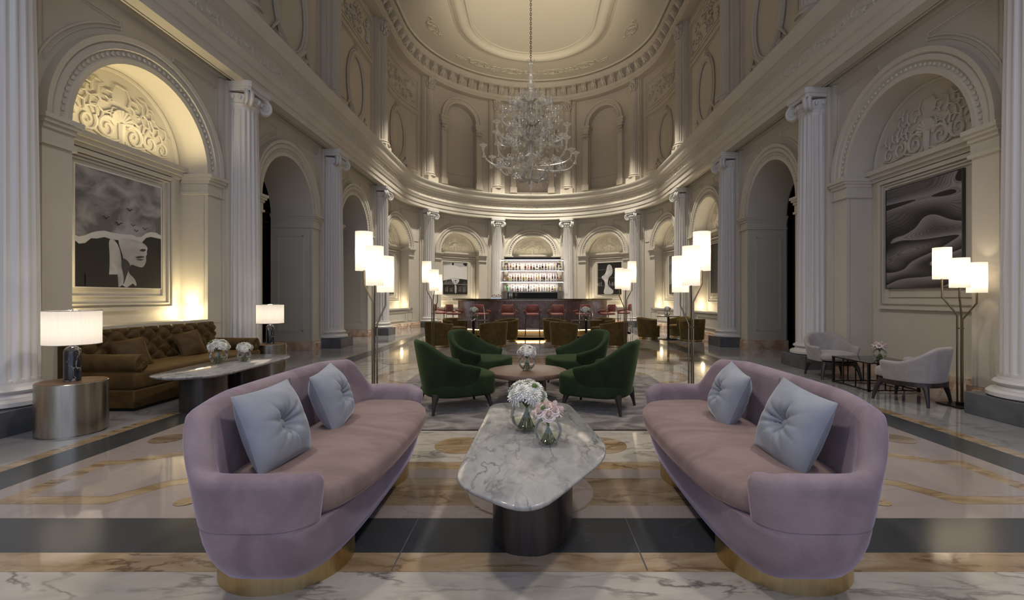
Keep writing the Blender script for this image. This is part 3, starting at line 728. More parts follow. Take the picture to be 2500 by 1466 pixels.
# ------------------------------------------------------------------ pillows
def pillow_mesh(w,h,d,button=True,seed=0,piping=False):
    mb=MB(); n=64
    for sg in (1,-1):
        vs=[];fs=[]
        for i in range(n+1):
            for j in range(n+1):
                u=-1+2*i/n; v=-1+2*j/n
                e=(1-abs(u)**2.6)*(1-abs(v)**2.6); z=max(e,0)**.68
                r=hypot(u,v); a=atan2(v,u)
                if button:
                    aa=a*5.5+seed+.5*sin(a*2+seed); cr=(1-abs(sin(aa))**.5)*(.45+.55*(.5+.5*sin(a*3+seed*2)))
                    pl=-.42*cr*math.exp(-(r/.5)**2)*min(1,r/.12)+.05*noise.noise(Vector((u*2.5,v*2.5,seed)))
                else: pl=.05*noise.noise(Vector((u*2,v*2,seed)))
                dip=(.75*math.exp(-(r/.24)**2)) if button else 0
                z=z*(1+pl)-dip*z
                pin=1-.06*(1-abs(u)**2)*(abs(v)**4)-.0; pin2=1-.06*(1-abs(v)**2)*(abs(u)**4)
                vs.append((u*w/2*pin2,v*h/2*pin,sg*z*d/2)); 
        for i in range(n):
            for j in range(n):
                a=i*(n+1)+j; fs.append((a,a+1,a+n+2,a+n+1))
        mb.add(vs,fs)
    return mb
def make_pillow(name,label,m,loc,rot,w,h,d,button,seed,group):
    t=thing(name,label,'cushion',loc,rot=rot,group=group)
    pillow_mesh(w,h,d,button,seed).build('cover',m,t,ang=80)
    if button:
        b=MB(); b.ell((0,0,d*.16),(.021,.021,.012),14,6); b.build('button',m,t)
    else:
        b=MB(); q=[( w/2*.985*x, h/2*.985*y,0) for x,y in ((-1,-1),(0,-.94),(1,-1),(.94,0),(1,1),(0,.94),(-1,1),(-.94,0),(-1,-1))]
        b.tube(q,.004,5); b.build('piping',m,t)
    return t
def lean(yaw,tilt,roll):   # face normal points along yaw, leaned back by tilt, rolled in-plane
    M=Matrix.Rotation(yaw,4,'Z')@Matrix.Rotation(radians(90)-tilt,4,'Y')@Matrix.Rotation(roll,4,'Z'); return M.to_euler()
PG='ice blue buttoned velvet cushions'
make_pillow('cushion','ice blue buttoned velvet cushion at the camera end of the left pink sofa',M_blue,(-1.175,2.12,.615),lean(radians(-8),radians(20),radians(2)),.37,.37,.19,True,1,PG)
make_pillow('cushion','ice blue buttoned velvet cushion at the far end of the left pink sofa',M_blue,(-1.18,2.74,.61),lean(radians(4),radians(20),radians(6)),.36,.36,.19,True,2,PG)
make_pillow('cushion','ice blue buttoned velvet cushion at the camera end of the right pink sofa',M_blue,(1.19,2.13,.61),lean(radians(188),radians(20),radians(-8)),.37,.37,.19,True,3,PG)
make_pillow('cushion','ice blue buttoned velvet cushion at the far end of the right pink sofa',M_blue,(1.20,2.84,.60),lean(radians(176),radians(20),radians(-8)),.36,.36,.19,True,4,PG)
# ------------------------------------------------------------------ marble coffee tables
def marble_table(label,P,rs,bases,z,name='coffee_table'):
    t=thing(name,label,'table',(0,0,0))
    Q=roundpoly(P,rs); NM=normals(Q,True)
    if sum(Q[i-1][0]*Q[i][1]-Q[i][0]*Q[i-1][1] for i in range(len(Q)))<0: Q=Q[::-1]; NM=normals(Q,True)
    rings=[]
    for zz,o in ((z-.035,-.03),(z-.022,-.01),(z-.01,0),(z-.004,-.001),(z,-.006)):
        rings.append([(Q[i][0]+NM[i][0][0]*o,Q[i][1]+NM[i][0][1]*o,zz) for i in range(len(Q))])
    b=MB(); b.loft(rings); b.build('tabletop',M_tm,t,ang=50)
    for (cx,cy,rx,ry,rot) in bases:
        b=MB(); k=72; q=[]
        for j in range(k*2):
            a=2*pi*j/(k*2); c_,s_=cos(a),sin(a); rr=1-(.006 if j%2 else 0)
            x=math.copysign(abs(c_)**.8,c_)*rx*rr; y=math.copysign(abs(s_)**.8,s_)*ry*rr
            q.append((cx+x*cos(rot)-y*sin(rot),cy+x*sin(rot)+y*cos(rot)))
        b.prism(q,0,z-.03); o=b.build('base',M_wood,t,ang=60); o['label']='dark stained wooden drum base'
    return t
marble_table('grey veined marble coffee table on a dark oval base between the pink sofas',
  [(.0,1.70),(.42,2.40),(.27,3.54),(-.31,3.52),(-.35,2.0)],[.2,.24,.14,.14,.16],[(.01,2.52,.205,.38,-.12)],.40)
marble_table('long marble topped table in front of the tufted brown sofa',
  [(-3.93,4.72),(-3.62,4.58),(-3.22,4.78),(-3.25,6.25),(-3.42,6.52),(-3.95,6.52),(-4.0,5.6)],[.1,.16,.2,.12,.1,.14,.3],[(-3.55,5.02,.19,.22,0),(-3.62,5.95,.17,.30,0)],.40)
# ------------------------------------------------------------------ round walnut table
t=thing('round_table','low round walnut table with a drum base among the green chairs','table',(-.06,5.4,0))
b=MB(); b.lathe([(.43,.30),(.458,.305),(.46,.315),(.46,.345),(.456,.352),(.44,.355)],64); b.build('tabletop',M_walnut,t)
b=MB(); b.lathe([(.22,.019),(.22,.30)],48); b.build('base',M_walnut,t)
# rug
b=MB(); b.box(-1.77,1.77,4.16,7.03,.0055,.017); tag(b.build('rug',M_rug,bevel=.003),'distressed grey-brown rug under the green armchairs','rug')
# ------------------------------------------------------------------ green armchairs
def make_green():
    t=thing('armchair','x','chair')
    f=lambda p: selt(p,.385,.40,.36,2.2,2.3)
    PU=even(f,radians(66),radians(294),70)
    ht=lambda u: .50+.235*sm(.06,.42,min(u,1-u))-.03*sm(0,.08,.08-min(u,1-u))
    fl=lambda u,k: -.07+.10*k**.9
    b=MB(); ushell(b,PU,ht,.19,.075,fl); b.build('backrest',M_green,t,ang=60)
    g=lambda p: selt(p,.345,.44,.30,3.6,2.4)
    Q=[p[:2] for p in even(g,0,2*pi,70)[:-1]]
    b=MB(); cushion(b,Q,.16,.375,.03,.02); b.build('seat',M_green,t,ang=60)
    for x,y in ((.33,.25),(.33,-.25),(-.25,.25),(-.25,-.25)):
        b=MB(); b.tube([(x*.92,y*.92,.19),(x*.97,y*.97,.15),(x*1.03,y*1.03,.08),(x*1.08,y*1.08,0)],[.045,.033,.02,.014],8); b.build('leg',M_wood,t)
    return t
g0=make_green(); GG='green velvet armchairs around the walnut table'
for i,(x,y,a,l) in enumerate(((-.87,4.98,27,'deep green velvet armchair nearest the camera on the left, back turned to it'),
    (.75,4.95,153,'deep green velvet armchair nearest the camera on the right, back turned to it'),
    (-.74,6.30,-20,'deep green velvet armchair behind the round walnut table on the left'),
    (.64,6.30,200,'deep green velvet armchair behind the round walnut table on the right'))):
    o=g0 if i==0 else dup(g0); o.location=(x,y,.019); o.rotation_euler=(0,0,radians(a)); o['label']=l; o['category']='chair'; o['group']=GG
# ------------------------------------------------------------------ olive tub chairs
def make_tub():
    t=thing('tub_chair','x','chair')
    f=lambda p: selt(p,.345,.345,.33,2,2.1)
    PU=even(f,radians(48),radians(312),60)
    ht=lambda u: .55+.06*sm(.05,.4,min(u,1-u))
    fl=lambda u,k: -.035+.045*k
    b=MB(); ushell(b,PU,ht,.045,.065,fl); b.build('backrest',M_olive,t,ang=60)
    g=lambda p: selt(p,.28,.33,.25,2.4,2)
    Q=[p[:2] for p in even(g,0,2*pi,50)[:-1]]
    b=MB(); cushion(b,Q,.27,.37,.03,.02); b.build('seat_cushion',M_olive,t,ang=60)
    b=MB(); b.loft([[(x*.97,y*.97,z) for x,y in Q] for z in (.045,.27)]); b.build('front_panel',M_olive,t)
    b=MB(); b.lathe([(.27,0),(.27,.05)],40); b.build('base_ring',M_brass,t)
    return t
tb=make_tub()
tubs=[(-2.28,11.3,50,'olive velvet tub chair seen from behind at the left table, nearest the left wall'),
(-.95,11.25,130,'ochre velvet tub chair seen from behind at the left table, nearest the hall centre'),
(-.72,12.75,215,'olive velvet tub chair beyond the left table, hall-centre side'),
(-2.15,12.95,-50,'olive velvet tub chair beyond the left table, wall side'),
(.76,11.25,50,'ochre velvet tub chair seen from behind at the centre-right table, nearest the hall centre'),
(1.98,11.3,130,'olive velvet tub chair seen from behind at the centre-right table, behind the floor lamp'),
(.62,12.75,-35,'olive velvet tub chair beyond the centre-right table, hall-centre side'),
(1.95,12.95,230,'olive velvet tub chair beyond the centre-right table, right side'),
(3.38,13.55,-15,'olive velvet tub chair in profile left of the pedestal table by the right wall'),
(4.42,13.95,195,'olive velvet tub chair facing out behind the pedestal table by the right wall'),
(4.38,12.75,120,'olive velvet tub chair seen from behind, nearest at the right wall table')]
for i,(x,y,a,l) in enumerate(tubs):
    o=tb if i==0 else dup(tb); o.location=(x,y,.006); o.rotation_euler=(0,0,radians(a)); o['label']=l; o['category']='chair'; o['group']='velvet tub chairs before the bar'
# pedestal tables
def pedestal(x,y,r,h,label):
    t=thing('pedestal_table',label,'table',(x,y,.006))
    b=MB(); b.lathe([(r-.01,h-.022),(r,h-.018),(r,h-.004),(r-.008,h)],48); b.build('tabletop',mat('dark_stone_top',(.09,.06,.055),.08),t)
    b=MB(); b.lathe([(.032,.02),(.032,h-.04),(.10,h-.022)],20); b.build('stem',M_dkmetal,t)
    b=MB(); b.lathe([(.25,0),(.25,.012),(.06,.022),(.035,.05)],40); b.build('foot',M_dkmetal,t)
pedestal(-1.55,12.2,.42,.60,'round dark pedestal table among the left olive tub chairs')
pedestal(1.41,12.2,.42,.60,'round dark pedestal table among the centre-right olive tub chairs')
pedestal(3.86,13.2,.33,.66,'small round pedestal table by the right wall')
# ------------------------------------------------------------------ silver armchairs
def make_grey():
    t=thing('low_armchair','x','chair')
    f=lambda p: selt(p,.335,.36,.32,2.4,2.6)
    PU=even(f,radians(60),radians(300),60)
    ht=lambda u: .475+.175*sm(.12,.42,min(u,1-u))
    fl=lambda u,k: -.05+.06*k
    b=MB(); ushell(b,PU,ht,.235,.065,fl); b.build('backrest',M_grey,t,ang=60)
    g=lambda p: selt(p,.27,.35,.25,3,2.4)
    Q=[p[:2] for p in even(g,0,2*pi,60)[:-1]]
    b=MB(); cushion(b,Q,.265,.38,.04,.025); b.build('seat_cushion',M_grey,t,ang=60)
    q=lambda p: selt(p,.30,.32,.29,2.6,2.6)
    Q=[p[:2] for p in even(q,0,2*pi,50)[:-1]]
    b=MB(); b.prism(Q,.205,.255); b.build('frame',M_wood,t)
    for x,y in ((.27,.24),(.27,-.24),(-.22,.24),(-.22,-.24)):
        b=MB(); b.tube([(x*.85,y*.85,.23),(x*.97,y*.97,.17),(x*1.05,y*1.05,.08),(x*1.1,y*1.1,0)],[.042,.028,.02,.015],8); b.build('leg',M_wood,t)
    return t
y0=make_grey(); y0.location=(4.50,7.0,.001); y0.rotation_euler=(0,0,radians(-97)); y0['label']='silver velvet low armchair facing out, beside the black glass table'
y1=dup(y0,loc=(4.40,5.36,.001),rz=radians(118),label='silver-white velvet low armchair seen from behind, by the black glass table')
for o in (y0,y1): o['category']='chair'; o['group']='silver low armchairs in the right bay'
# black glass table
t=thing('side_table','black glass top table on a frame of thin black rods','table',(0,0,0))
x0,x1,ya,yb=4.24,4.90,5.86,6.58
b=MB(); b.box(x0,x1,ya,yb,.355,.37); b.build('tabletop',M_blackglass,t,bevel=.002)
for (u,v) in ((x0+.015,ya+.015),(x1-.015,ya+.015),(x0+.015,yb-.015),(x1-.015,yb-.015)):
    b=MB(); b.box(u-.013,u+.013,v-.013,v+.013,0,.355); b.build('leg',M_dkmetal,t)
for (u,v) in ((x0+.01,ya+.25),(x0+.01,ya+.49),(x1-.01,ya+.25),(x1-.01,ya+.49),(x0+.22,yb-.01),(x0+.44,yb-.01),(x0+.22,ya+.01),(x0+.44,ya+.01)):
    b=MB(); b.box(u-.006,u+.006,v-.006,v+.006,.02,.355); b.build('rod',M_dkmetal,t)
b=MB()
b.box(x0,x1,ya,ya+.014,.012,.026); b.box(x0,x1,yb-.014,yb,.012,.026); b.box(x0,x0+.014,ya,yb,.012,.026); b.box(x1-.014,x1,ya,yb,.012,.026); b.build('base_rail',M_dkmetal,t)
# ------------------------------------------------------------------ tufted brown sofa
t=thing('tufted_sofa','long tufted brown velvet sofa with bolster arms under the left picture','sofa',(0,0,0))
ya,yb=4.86,7.12; xf,xb=-4.17,-4.98
b=MB(); b.box(xb,xf,ya,yb,.03,.22); b.build('base',M_brown,t,bevel=.015)
b=MB(); cushion(b,rrect(xb+.05,xf+.01,ya,yb,.03,4)[::1],.225,.40,.035,.015,wob=.004); b.build('seat_cushion',M_brown,t,ang=60)
b=MB(); nz,ny=26,84; vs=[];fs=[]
for i in range(nz+1):
    for j in range(ny+1):
        y=ya+.02+(yb-ya-.04)*j/ny; z=.36+.47*i/nz
        # diamond tufting
        p=(y-ya)/.23; q=(z-.36)/.19
        d1=abs(((p+q)/1)%1-.5)*2; d2=abs(((p-q)/1)%1-.5)*2
        puff=(1-d1**3)*(1-d2**3) ; puff=puff**.5 if puff>0 else 0
        edge=min(1,(nz-i)/3.0)
        vs.append((xb+.11-.03*(i/nz)+.065*puff*1.0-.05*(1-edge)**2, y, z))
for i in range(nz):
    for j in range(ny): a=i*(ny+1)+j; fs.append((a,a+1,a+ny+2,a+ny+1))
b.add(vs,fs); b.box(xb-.02,xb+.10,ya+.01,yb-.01,.22,.822); b.build('tufted_back',M_brown,t,ang=70)
k=0
for i in range(0,4):
    for j in range(11):
        y=ya+.02+.23*(j+(.5 if (i%2) else 0)); z=.36+.19*(i*.5)+.095*1
        if y<yb-.06 and z<.8 and k<40:
            k+=1; b=MB(); b.ell((xb+.115-.03*((z-.36)/.47),y,z),(.012,.015,.015),8,5); b.build('button',M_brown,t)
for y in (ya+.10,yb-.10):
    b=MB(); M=Matrix.Translation((xf,y,.495))@Matrix.Rotation(-pi/2,4,'Y')
    b.lathe([(.0,0),(.075,0),(.088,.012),(.092,.03),(.092,.68)],32,M=M)
    o=b.build('bolster_arm',M_brown,t,ang=50)
    b=MB()
    for j in range(22):
        a=2*pi*j/22; b.tube([(xf+.004,y+.012*cos(a),.495+.012*sin(a)),(xf+.010,y+.045*cos(a),.495+.045*sin(a)),(xf+.0,y+.078*cos(a),.495+.078*sin(a))],[.004,.0075,.006],5)
    b.ell((xf+.01,y,.495),(.008,.013,.013),10,5); b.tube([(xf-.008,y+.087*cos(2*pi*j/24),.495+.087*sin(2*pi*j/24)) for j in range(25)],.006,5,caps=False)
    b.build('rosette',M_brown,o)
b=MB(); b.box(xb+.02,xf-.02,ya+.03,yb-.03,0,.03); b.build('foot_plinth',M_dkmetal,t)
BG='brown velvet cushions on the tufted sofa'
make_pillow('cushion','square brown velvet cushion leaning on the tufted sofa, nearer the drum lamp in front',M_brown,(-4.62,5.36,.555),lean(radians(-28),radians(22),radians(8)),.35,.33,.13,False,5,BG)
make_pillow('cushion','square brown velvet cushion leaning on the tufted sofa, nearer the archway',M_brown,(-4.64,6.30,.565),lean(radians(-24),radians(22),radians(10)),.36,.33,.13,False,6,BG)
# ------------------------------------------------------------------ drum tables and lamps
def drum_table(x,y,r,h,label):
    t=thing('drum_table',label,'table',(x,y,0),group='oval metal drum side tables')
    b=MB(); b.lathe([(r-.02,0),(r-.02,.012),(r,.014),(r,h-.008),(r-.005,h-.003)],72); b.build('drum',M_champ,t)
    b=MB(); b.lathe([(r-.006,h-.0025),(r-.006,h)],72); o=b.build('tabletop',M_copper,t); o['label']='copper-brown top'
def drum_lamp(x,y,z,k,label):
    t=thing('table_lamp',label,'lamp',(x,y,z),scale=(k,k,k),group='table lamps with black marble bases')
    b=MB(); b.lathe([(.055,0),(.0585,.004),(.0585,.255),(.052,.285),(.035,.303),(.015,.31)],40); b.build('base',M_bm,t)
    b=MB(); b.lathe([(.012,.305),(.012,.35),(.008,.351),(.008,.40)],14); b.ell((0,0,.63),(.008,.008,.012),8,5); b.lathe([(.004,.38),(.004,.62)],6); b.build('stem',M_chrome,t)
    b=MB(); k2=64; b.loft([[(.196*cos(2*pi*j/k2),.196*sin(2*pi*j/k2),z_) for j in range(k2)] for z_ in (.325,.625)],True,False,False)
    sh=b.build('lamp_shade',M_drum,t); sh['label']='white raw silk drum shade'
    b=MB()
    for z_ in (.327,.623): b.tube([(.197*cos(2*pi*j/48),.197*sin(2*pi*j/48),z_) for j in range(49)],.003,5,caps=False)
    for j in range(3): b.tube([(0,0,.618),(.196*cos(2.1*j),.196*sin(2.1*j),.618)],.002,4)
    b.build('shade_ring',M_chrome,sh)
drum_table(-4.09,4.13,.242,.457,'large satin metal drum side table nearest the camera, beside the brown sofa')
drum_lamp(-4.09,4.13,.457,1,'big white drum shade lamp on black marble base, on the near drum table')
drum_table(-4.19,7.42,.235,.457,'brass-toned drum side table at the far end of the brown sofa')
drum_lamp(-4.19,7.42,.457,1.0,'white drum shade lamp with black marble base at the far end of the brown sofa')
# ------------------------------------------------------------------ tall floor lamps
def floor_lamp(x,y,mir,spec,label,met,plate=True,k=1.0,rz=0):
    t=thing('floor_lamp',label,'floor lamp',(x,y,.003),rz=rz,group='three-shade bent-pole floor lamps')
    for (dx,dy,zb,zt,zbend,zsplit,px,py,rad) in spec:
        dx*=mir; px*=mir
        b=MB(); kk=40; b.loft([[(dx+rad*cos(2*pi*j/kk),dy+rad*sin(2*pi*j/kk),z) for j in range(kk)] for z in (zb,zt)],True,False,False)
        b.build('lamp_shade',M_shade,t)
        b=MB(); pts=[(px,py,.03),(px,py,zsplit),(dx,dy,zbend),(dx,dy,zb+.12)] if abs(dx-px)>.02 else [(px,py,.03),(px,py,zsplit),(dx,dy,zb+.12)]
        b.tube(pts,.0095,8); b.ell((dx,dy,zb+.12),(.02,.02,.02),8,5); b.build('pole',met,t)
    b=MB(); b.lathe([(.03,.845),(.03,.86)],10); b.build('collar',met,t)
    b=MB(); b.box(-.15,.15,-.15,.15,0,.012); b.box(-.03,.03,-.03,.03,.012,.04); b.build('base_plate',M_dkmetal,t,bevel=.002)
    return t
A=[(-.129,.02,1.50,1.945,1.346,1.145,-.026,0,.096),(.03,-.09,1.326,1.768,1.3,1.12,.004,-.022,.096),(.09,.10,1.252,1.672,1.10,.89,.024,.01,.096)]
floor_lamp(-1.80,5.3,1,A,'tall three-shade brass floor lamp behind the left pink sofa',M_bronze)
floor_lamp(1.81,5.3,-1,A,'tall three-shade brass floor lamp behind the right pink sofa',M_bronze)
floor_lamp(-2.08,9.7,1,A,'distant three-shade floor lamp left of the bar, by the tub chairs',M_bronze,rz=.15)
A2=[(-.14,.02,1.50,1.945,1.346,1.145,-.026,0,.092),(.0,-.09,1.34,1.78,1.3,1.12,.004,-.022,.092),(.115,.08,1.37,1.81,1.22,.98,.024,.01,.092)]
floor_lamp(1.94,9.7,-1,A2,'distant three-shade floor lamp right of the bar, by the tub chairs',M_bronze,rz=-.05)
A3=[(-.10,.12,1.40,1.755,1.2,1.0,-.02,.02,.086),(-.05,-.04,1.30,1.625,1.2,1.0,-.01,-.02,.088),(.13,-.05,1.245,1.575,1.13,.95,.02,.0,.088)]
floor_lamp(4.72,5.12,1,A3,'dark bronze three-shade floor lamp beside the right-hand near column',M_bronze)
# ------------------------------------------------------------------ bar
BA,BB,BY,BE=2.52,1.95,16.15,2.6
def barp(o):
    return lambda p: ((BA+o)*math.copysign(abs(cos(p))**(2/BE),cos(p)), BY-(BB+o)*abs(sin(p))**(2/BE))
t=thing('bar_counter','curved bar with fluted bronze front and dark top beneath the bottle shelves','bar',(0,0,0))
P=even(barp(0),pi*.985,pi*.015,900); NM=normals(P)
q=[]
for i,(x,y,_) in enumerate(P):
    nx,ny=NM[i][0]; ph=(i%6)/6; d=.018*[0,.5,1,1,.5,0][i%6]; q.append((x+nx*d,y+ny*d))
b=MB(); b.loft([[(x,y,z) for x,y in q] for z in (.20,1.085)],closed=False); 
o=b.build('fluted_front',mat('fluted_bronze',(.30,.235,.21),.32,.75,var=(.40,.33,.30),vscale=8),t,ang=25); o['label']='vertically fluted dark bronze panel'
def strip(o0,o1,z0,z1,name,m,n=120,a0=.985,a1=.015):
    P0=even(barp(o0),pi*a0,pi*a1,n); P1=even(barp(o1),pi*a0,pi*a1,n)
    b=MB(); b.loft([[(P0[i][0],P0[i][1],z0),(P1[i][0],P1[i][1],z0),(P1[i][0],P1[i][1],z1),(P0[i][0],P0[i][1],z1)] for i in range(n+1)]); return b.build(name,m,t,ang=30)
strip(-.5,.20,1.12,1.15,'countertop',mat('counter_stone',(.06,.045,.035),.1))
strip(-.06,.17,1.085,1.12,'counter_edge',M_bronze)
strip(-.10,-.06,.0,.20,'kick_panel',M_brass)
o=strip(-.05,-.03,.165,.19,'kick_light',M_ledw); o['label']='warm glowing strip under the front panel'
b=MB(); b.box(-2.3,2.3,16.0,16.02,.0,1.1); b.build('back_panel',M_dkmetal,t)
# stools
def make_stool():
    t=thing('bar_stool','x','bar stool')
    b=MB(); cushion(b,roundpoly([(.2,-.2),(.22,.2),(-.17,.18),(-.17,-.18)],.1),.655,.72,.028,.01); o=b.build('seat',M_redseat,t,ang=60)
    PU=even(lambda p: selt(p,.19,.2,.2,2.2,2.6),radians(128),radians(232),24)
    b=MB()
    rings=[]
    N_=normals(PU)
    for i,(x,y,u) in enumerate(PU):
        nx,ny=N_[i][0]; e=.5-abs(u-.5); c=min(1,e/.09); c=sqrt(max(0,1-(1-c)**2)); hh=.11*(.72+.28*c); zc=.865; th=.022
        rings.append([(x+nx*a,y+ny*a,zc+b_*hh) for a,b_ in ((th,-.9),(th,.9),(th*.5,1),(-th*.5,1),(-th,.9),(-th,-.9),(-th*.5,-1),(th*.5,-1))])
    b.loft(rings); b.build('backrest',M_red,t,ang=60)
    for sg in (-1,1):
        b=MB(); b.tube([(-.10,sg*.20,.80),(.0,sg*.245,.79),(.12,sg*.245,.77),(.2,sg*.21,.745),(.21,sg*.17,.73)],[.022,.028,.03,.028,.022],9); b.build('armrest',M_red,t)
        b=MB(); b.tube([(-.19,sg*.16,.92),(-.20,sg*.20,.70),(-.22,sg*.215,.02)],.009,6); b.build('leg',M_chrome,t)
        b=MB(); b.tube([(.16,sg*.19,.76),(.16,sg*.18,.66),(.21,sg*.21,.02)],.009,6); b.build('leg',M_chrome,t)
    b=MB(); b.tube([(.20,-.20,.26),(.20,.20,.26),(-.21,.21,.26),(-.21,-.21,.26),(.20,-.20,.26)],.008,6); b.build('footrest',M_chrome,t)
    return t
st=make_stool(); i=0
from bisect import bisect
PS=even(barp(.62),pi*.985,pi*.015,400); NS=normals(PS)
wants=[-2.98,-2.42,-1.53,-.72,0.0,.72,1.50,2.30,2.98]
words=['leftmost bar stool of the row, at the bar end by the left picture','second bar stool from the left, turned towards the bar end','third bar stool from the left along the bar','bar stool just left of the centre one','bar stool in the very centre of the bar','bar stool just right of the centre one','third bar stool from the right, partly behind the white flowers','second bar stool from the right, turned towards the bar end','rightmost bar stool of the row, at the bar end']
for w,lab in zip(wants,words):
    j=min(range(len(PS)),key=lambda k:abs(PS[k][0]-w)+ (0 if k<400 else 0))
    nx,ny=NS[j][0]; o=st if i==0 else dup(st); i+=1
    o.location=(PS[j][0],PS[j][1],.006); o.rotation_euler=(0,0,atan2(-ny,-nx)); o['label']='terracotta leather '+lab; o['category']='bar stool'; o['group']='terracotta bar stools'
# ------------------------------------------------------------------ back bar shelves and bottles
t=thing('bar_shelf','tall illuminated bottle shelf unit with rounded ends in the central niche','shelf',(0,20.78,0))
def sh_out(w,d,k=10): 
    out=[(w,.16)]
    for j in range(k+1): a=-pi/2*j/k; out.append((w-.22+.22*cos(a),d+.22+.22*sin(a)) )
    for j in range(k+1): a=-pi/2-pi/2*j/k; out.append((-w+.22+.22*cos(a),d+.22+.22*sin(a)))
    out.append((-w,.16)); return out
SZ=[1.43,1.885,2.385,2.86]
for i,z in enumerate(SZ):
    o=sh_out(1.39,-.24)
    b=MB(); b.prism(o,z-.012,z+.02); b.build('shelf_board' if i<3 else 'canopy',mat('shelf_metal',(.22,.2,.18),.25,.9) if i==0 else bpy.data.materials['shelf_metal'],t,ang=50)
    if i>0:
        q=[(x*.985,y*.985+.0,z-.022) for x,y in o[1:-1]]; b=MB(); b.tube(q,.013,6); e=b.build('light_strip',M_led,t)
b=MB(); b.prism([(x*.9,y*.85) for x,y in sh_out(1.39,-.24)],2.89,2.96); b.build('top_cap',M_dkmetal,t)
b=MB(); b.box(-1.1,1.1,.14,.17,1.45,2.84); b.build('back_panel',mat('shelf_back',(.62,.57,.58),.4,emit=(1,.9,.85),es=.12),t)
b=MB(); b.box(-1.12,1.12,.05,.17,0,1.41); b.build('lower_panel',M_dkmetal,t)
for sg in (-1,1):
    b=MB(); b.box(*sorted((sg*1.10,sg*1.13)),.0,.17,1.44,2.84); b.build('side_post',M_bronze,t)
shapes=[[(.036,0),(.038,.01),(.038,.17),(.030,.195),(.014,.225),(.013,.29),(.015,.295),(.015,.31)],
 [(.045,0),(.047,.01),(.047,.13),(.040,.16),(.014,.19),(.013,.24),(.016,.245),(.016,.27)],
 [(.03,0),(.031,.01),(.031,.20),(.020,.24),(.012,.27),(.012,.335),(.014,.34),(.014,.355)],
 [(.05,0),(.056,.02),(.056,.07),(.035,.13),(.015,.16),(.013,.21),(.019,.215),(.019,.235)],
 [(.035,0),(.04,.01),(.043,.15),(.043,.19),(.016,.215),(.014,.26),(.017,.262),(.017,.28)]]
sname=['straight shouldered','squat broad','tall slim','round bellied','square shouldered']
cols={'clear':(.62,.66,.66),'amber':(.42,.17,.04),'dark brown':(.10,.04,.025),'pale gold':(.65,.50,.20),'green':(.12,.32,.06),'rose':(.38,.12,.10),'near-black':(.02,.02,.025),'yellow-green':(.42,.42,.08),'bright green':(.12,.75,.10)}
bm_={k:mat('bottle_'+k.replace(' ','_').replace('-','_'),v,.08,spec=.7) for k,v in cols.items()}
M_cap=mat('bottle_cap',(.10,.08,.07),.4); M_lab=mat('bottle_label',(.72,.68,.60),.7)
protos={}
def bottle(si,cn,x,y,z,lab,grp):
    key=(si,cn)
    if key not in protos:
        t=thing('bottle','x','bottle'); pr=shapes[si]
        b=MB(); b.lathe(pr[:-2],14); b.build('glass_body',bm_[cn],t)
        b=MB(); r,zz=pr[-2]; b.lathe([(r,zz-.015),(r+.001,zz),(r,pr[-1][1])],10); b.build('cap',M_cap,t)
        b=MB(); r=pr[1][0]+.0012; b.lathe([(r,.035 if si!=3 else .025),(r,.115 if si!=3 else .065)],14,caps=False); b.build('paper_label',M_lab,t)
        protos[key]=t; o=t
    else: o=dup(protos[key])
    o.location=(x,y,z); o['label']=lab; o['category']='bottle'; o['group']=grp
rnd=random.Random(3)
rows=[(2.405,'top','amber,dark brown,amber,pale gold,dark brown,pale gold,,amber,rose,amber,dark brown,near-black,dark brown,near-black,near-black,pale gold,clear,pale gold,near-black,near-black'.split(','),[1,1,0,1,0,4,0,4,3,4,3,1,3,4,1,0,2,0,2,1]),
 (1.905,'middle','amber,pale gold,yellow-green,dark brown,amber,dark brown,amber,yellow-green,pale gold,rose,rose,clear,pale gold,pale gold,dark brown,near-black,rose,clear,dark brown,dark brown,rose,amber'.split(','),[1,4,3,0,0,4,2,4,0,1,1,2,0,2,0,4,2,0,2,2,0,1]),
 (1.45,'bottom','clear,bright green,clear,clear,clear,near-black,clear,clear,clear,near-black,clear,clear,clear,pale gold,clear,clear,clear,yellow-green,dark brown,pale gold,clear,pale gold'.split(','),[0,4,0,1,2,3,0,4,1,2,3,1,2,0,2,0,2,0,3,1,2,1])]
ordw=['first','second','third','fourth','fifth','sixth','seventh','eighth','ninth','tenth','eleventh','twelfth','thirteenth','fourteenth','fifteenth','sixteenth','seventeenth','eighteenth','nineteenth','twentieth','twenty-first','twenty-second']
for z,rn,cl,sh in rows:
    n=len(cl); cnt=0
    for j,(c_,s_) in enumerate(zip(cl,sh)):
        if not c_: continue
        x=-1.23+2.46*j/(n-1)+rnd.uniform(-.012,.012); y=20.78-.08+rnd.uniform(-.04,.02)
        bottle(s_,c_,x,y,z,'%s %s bottle, %s from the left on the %s bar shelf'%(c_,sname[s_],ordw[cnt],rn),'bottles on the %s bar shelf'%rn); cnt+=1
